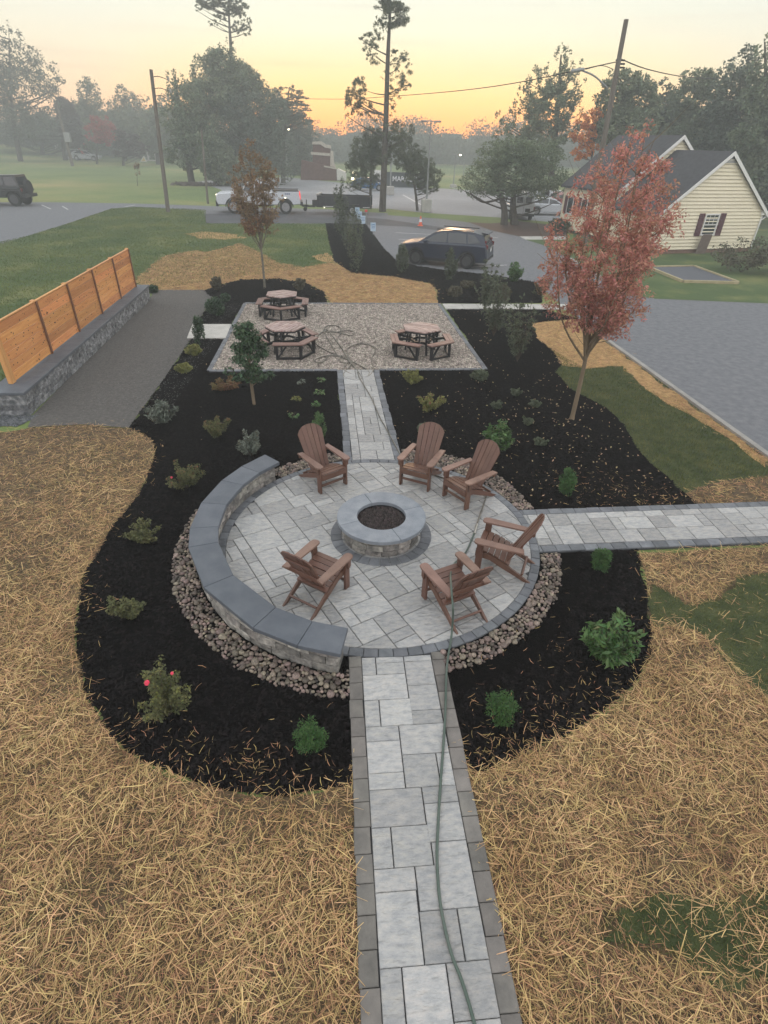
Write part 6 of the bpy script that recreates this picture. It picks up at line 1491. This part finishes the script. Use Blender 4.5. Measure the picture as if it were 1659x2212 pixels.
b = MB(); b.extr([sp(806, 402), sp(833, 405), sp(833, 396), sp(806, 377)], -.06, -.01); b.build('slanted_stripe', m_plast, swl)
fc = bpy.data.curves.new('letters', 'FONT'); fc.body = 'MARAUDERS'; fc.extrude = .04; fc.size = 1.25; fc.offset = .02; fo = bpy.data.objects.new('tmp', fc); col.objects.link(fo)
bpy.context.view_layer.update(); dg = bpy.context.evaluated_depsgraph_get(); lm = bpy.data.meshes.new_from_object(fo.evaluated_get(dg)); bpy.data.objects.remove(fo)
lo_ = link('letters', lm, mat('sign_letters', (.75, .75, .75)), swl); xs_ = [v.co.x for v in lm.vertices]; wL = sp(921, 392)[0]-sp(847, 392)[0]
sc_ = wL/(max(xs_)-min(xs_)); lo_.scale = (sc_, sc_*1.0, 1); a_ = sp(847, 391); lo_.location = (a_[0], -.08, a_[1]); lo_.rotation_euler = (R(90), 0, 0)
for lab, pts in (('string of warm lit lamps by the white gatehouse', [(763, 373), (768, 378), (762, 386), (767, 391)]),):
    for k, (px, py) in enumerate(pts):
        p = D(px, py, 92.); o = empty('lit_lamp', ('upper', 'second', 'third', 'lowest')[k]+' warm lit lamp beside the gatehouse', 'lamp', (p.x, p.y, 0), 0, 'warm lamps by the gatehouse')
        b = MB(); b.disc_wheel((0, 0, p.z), .16, .1, 12, 'z', prof=[(0, -.15), (.14, -.08), (.14, .08), (0, .15)]); b.build('globe', m_lamp, o); b = MB(); b.tube([(0, .0, 0), (0, 0, p.z-.1)], .03, 5); b.build('post', m_wire, o)
p = D(455, 378, 98); o = empty('lit_lamp', 'single lit street lamp under the left trees', 'lamp', (p.x, 98, 0)); b = MB(); b.disc_wheel((0, 0, p.z), .2, .1, 12, 'z', prof=[(0, -.15), (.16, 0), (0, .15)]); b.build('globe', m_lamp, o); b = MB(); b.tube([(0, 0, 0), (0, 0, p.z)], .04, 5); b.build('post', m_wire, o)
# scaffold-like playground frame and small warning sign across the field
pf = G(330, 348); p_ = empty('field_structure', 'pale timber frame structure across the field left of the leaning pole', 'frame', pf)
def fp_(px, py): q = D(px, py, pf.y)-pf; return q
b = MB()
for a, c_ in (((313, 302), (335, 302)), ((312, 312), (332, 314)), ((314, 314), (322, 348)), ((330, 314), (338, 348)), ((318, 328), (342, 329)), ((320, 338), (342, 338)), ((318, 346), (343, 348)), ((335, 302), (337, 312)), ((342, 328), (343, 348))):
    b.beam(fp_(*a), fp_(*c_), .3, .45, up=(0, 1, 0))
b.build('beams', m_trimw, p_)
pf2 = G(310, 351); o = empty('warning_sign', 'small yellow triangular sign on a white backing beside the timber frame', 'sign', pf2); a = [D(x, y, pf2.y)-pf2 for x, y in ((302, 350), (318, 350), (311, 336))]
b = MB(); b.extr([(q.x, q.z) for q in a], -.1, .1); b.build('backing', m_trimw, o); c_ = (a[0]+a[1]+a[2])/3; b = MB(); b.extr([((q.x-c_.x)*.6+c_.x, (q.z-c_.z)*.6+c_.z) for q in a], -.2, -.12); b.build('yellow_face', mat('sign_yellow', (.6, .45, .15)), o)
for lab, px, py in (('small white post sign left of the far leaning pole', 128, 337), ('small pale post sign far left on the slope', 30, 335)):
    g = G(px, py); o = empty('post_sign', lab, 'sign', g, 0, 'small post signs across the field'); h = (D(px, py-22, g.y)-g).z; b = MB(); b.tube([(0, 0, 0), (0, 0, h)], .10, 6); b.build('post', m_alu, o); b = MB(); b.box((0, -.1, h), (1.0, .06, 1.3)); b.build('sign_face', m_trimw, o)
mp_ = G(420, 401); b = MB()
tag(chips('mulch_pile', np.array([(mp_.x, mp_.y)])+rng.normal(size=(260, 2))*np.array([1.1, .35]), .22, mat('pile_brown', (.06, .045, .035), (.09, .07, .055), island=.3), z0=.05, flat=.7, zr=.25), kind='stuff')

# ------------------------------------------------------------------ air
hm = bpy.data.materials.new('haze_air'); hm.use_nodes = True; t = hm.node_tree; t.nodes.clear()
pv = t.nodes.new('ShaderNodeVolumePrincipled'); pv.inputs['Color'].default_value = (.78, .84, .82, 1); pv.inputs['Density'].default_value = HAZE = .0038; pv.inputs['Anisotropy'].default_value = .15
ou = t.nodes.new('ShaderNodeOutputMaterial'); t.links.new(pv.outputs[0], ou.inputs['Volume'])
b = MB(); b.box((0, 94, 21), (464, 242, 44)); hzb = tag(b.build('haze', hm), kind='stuff')
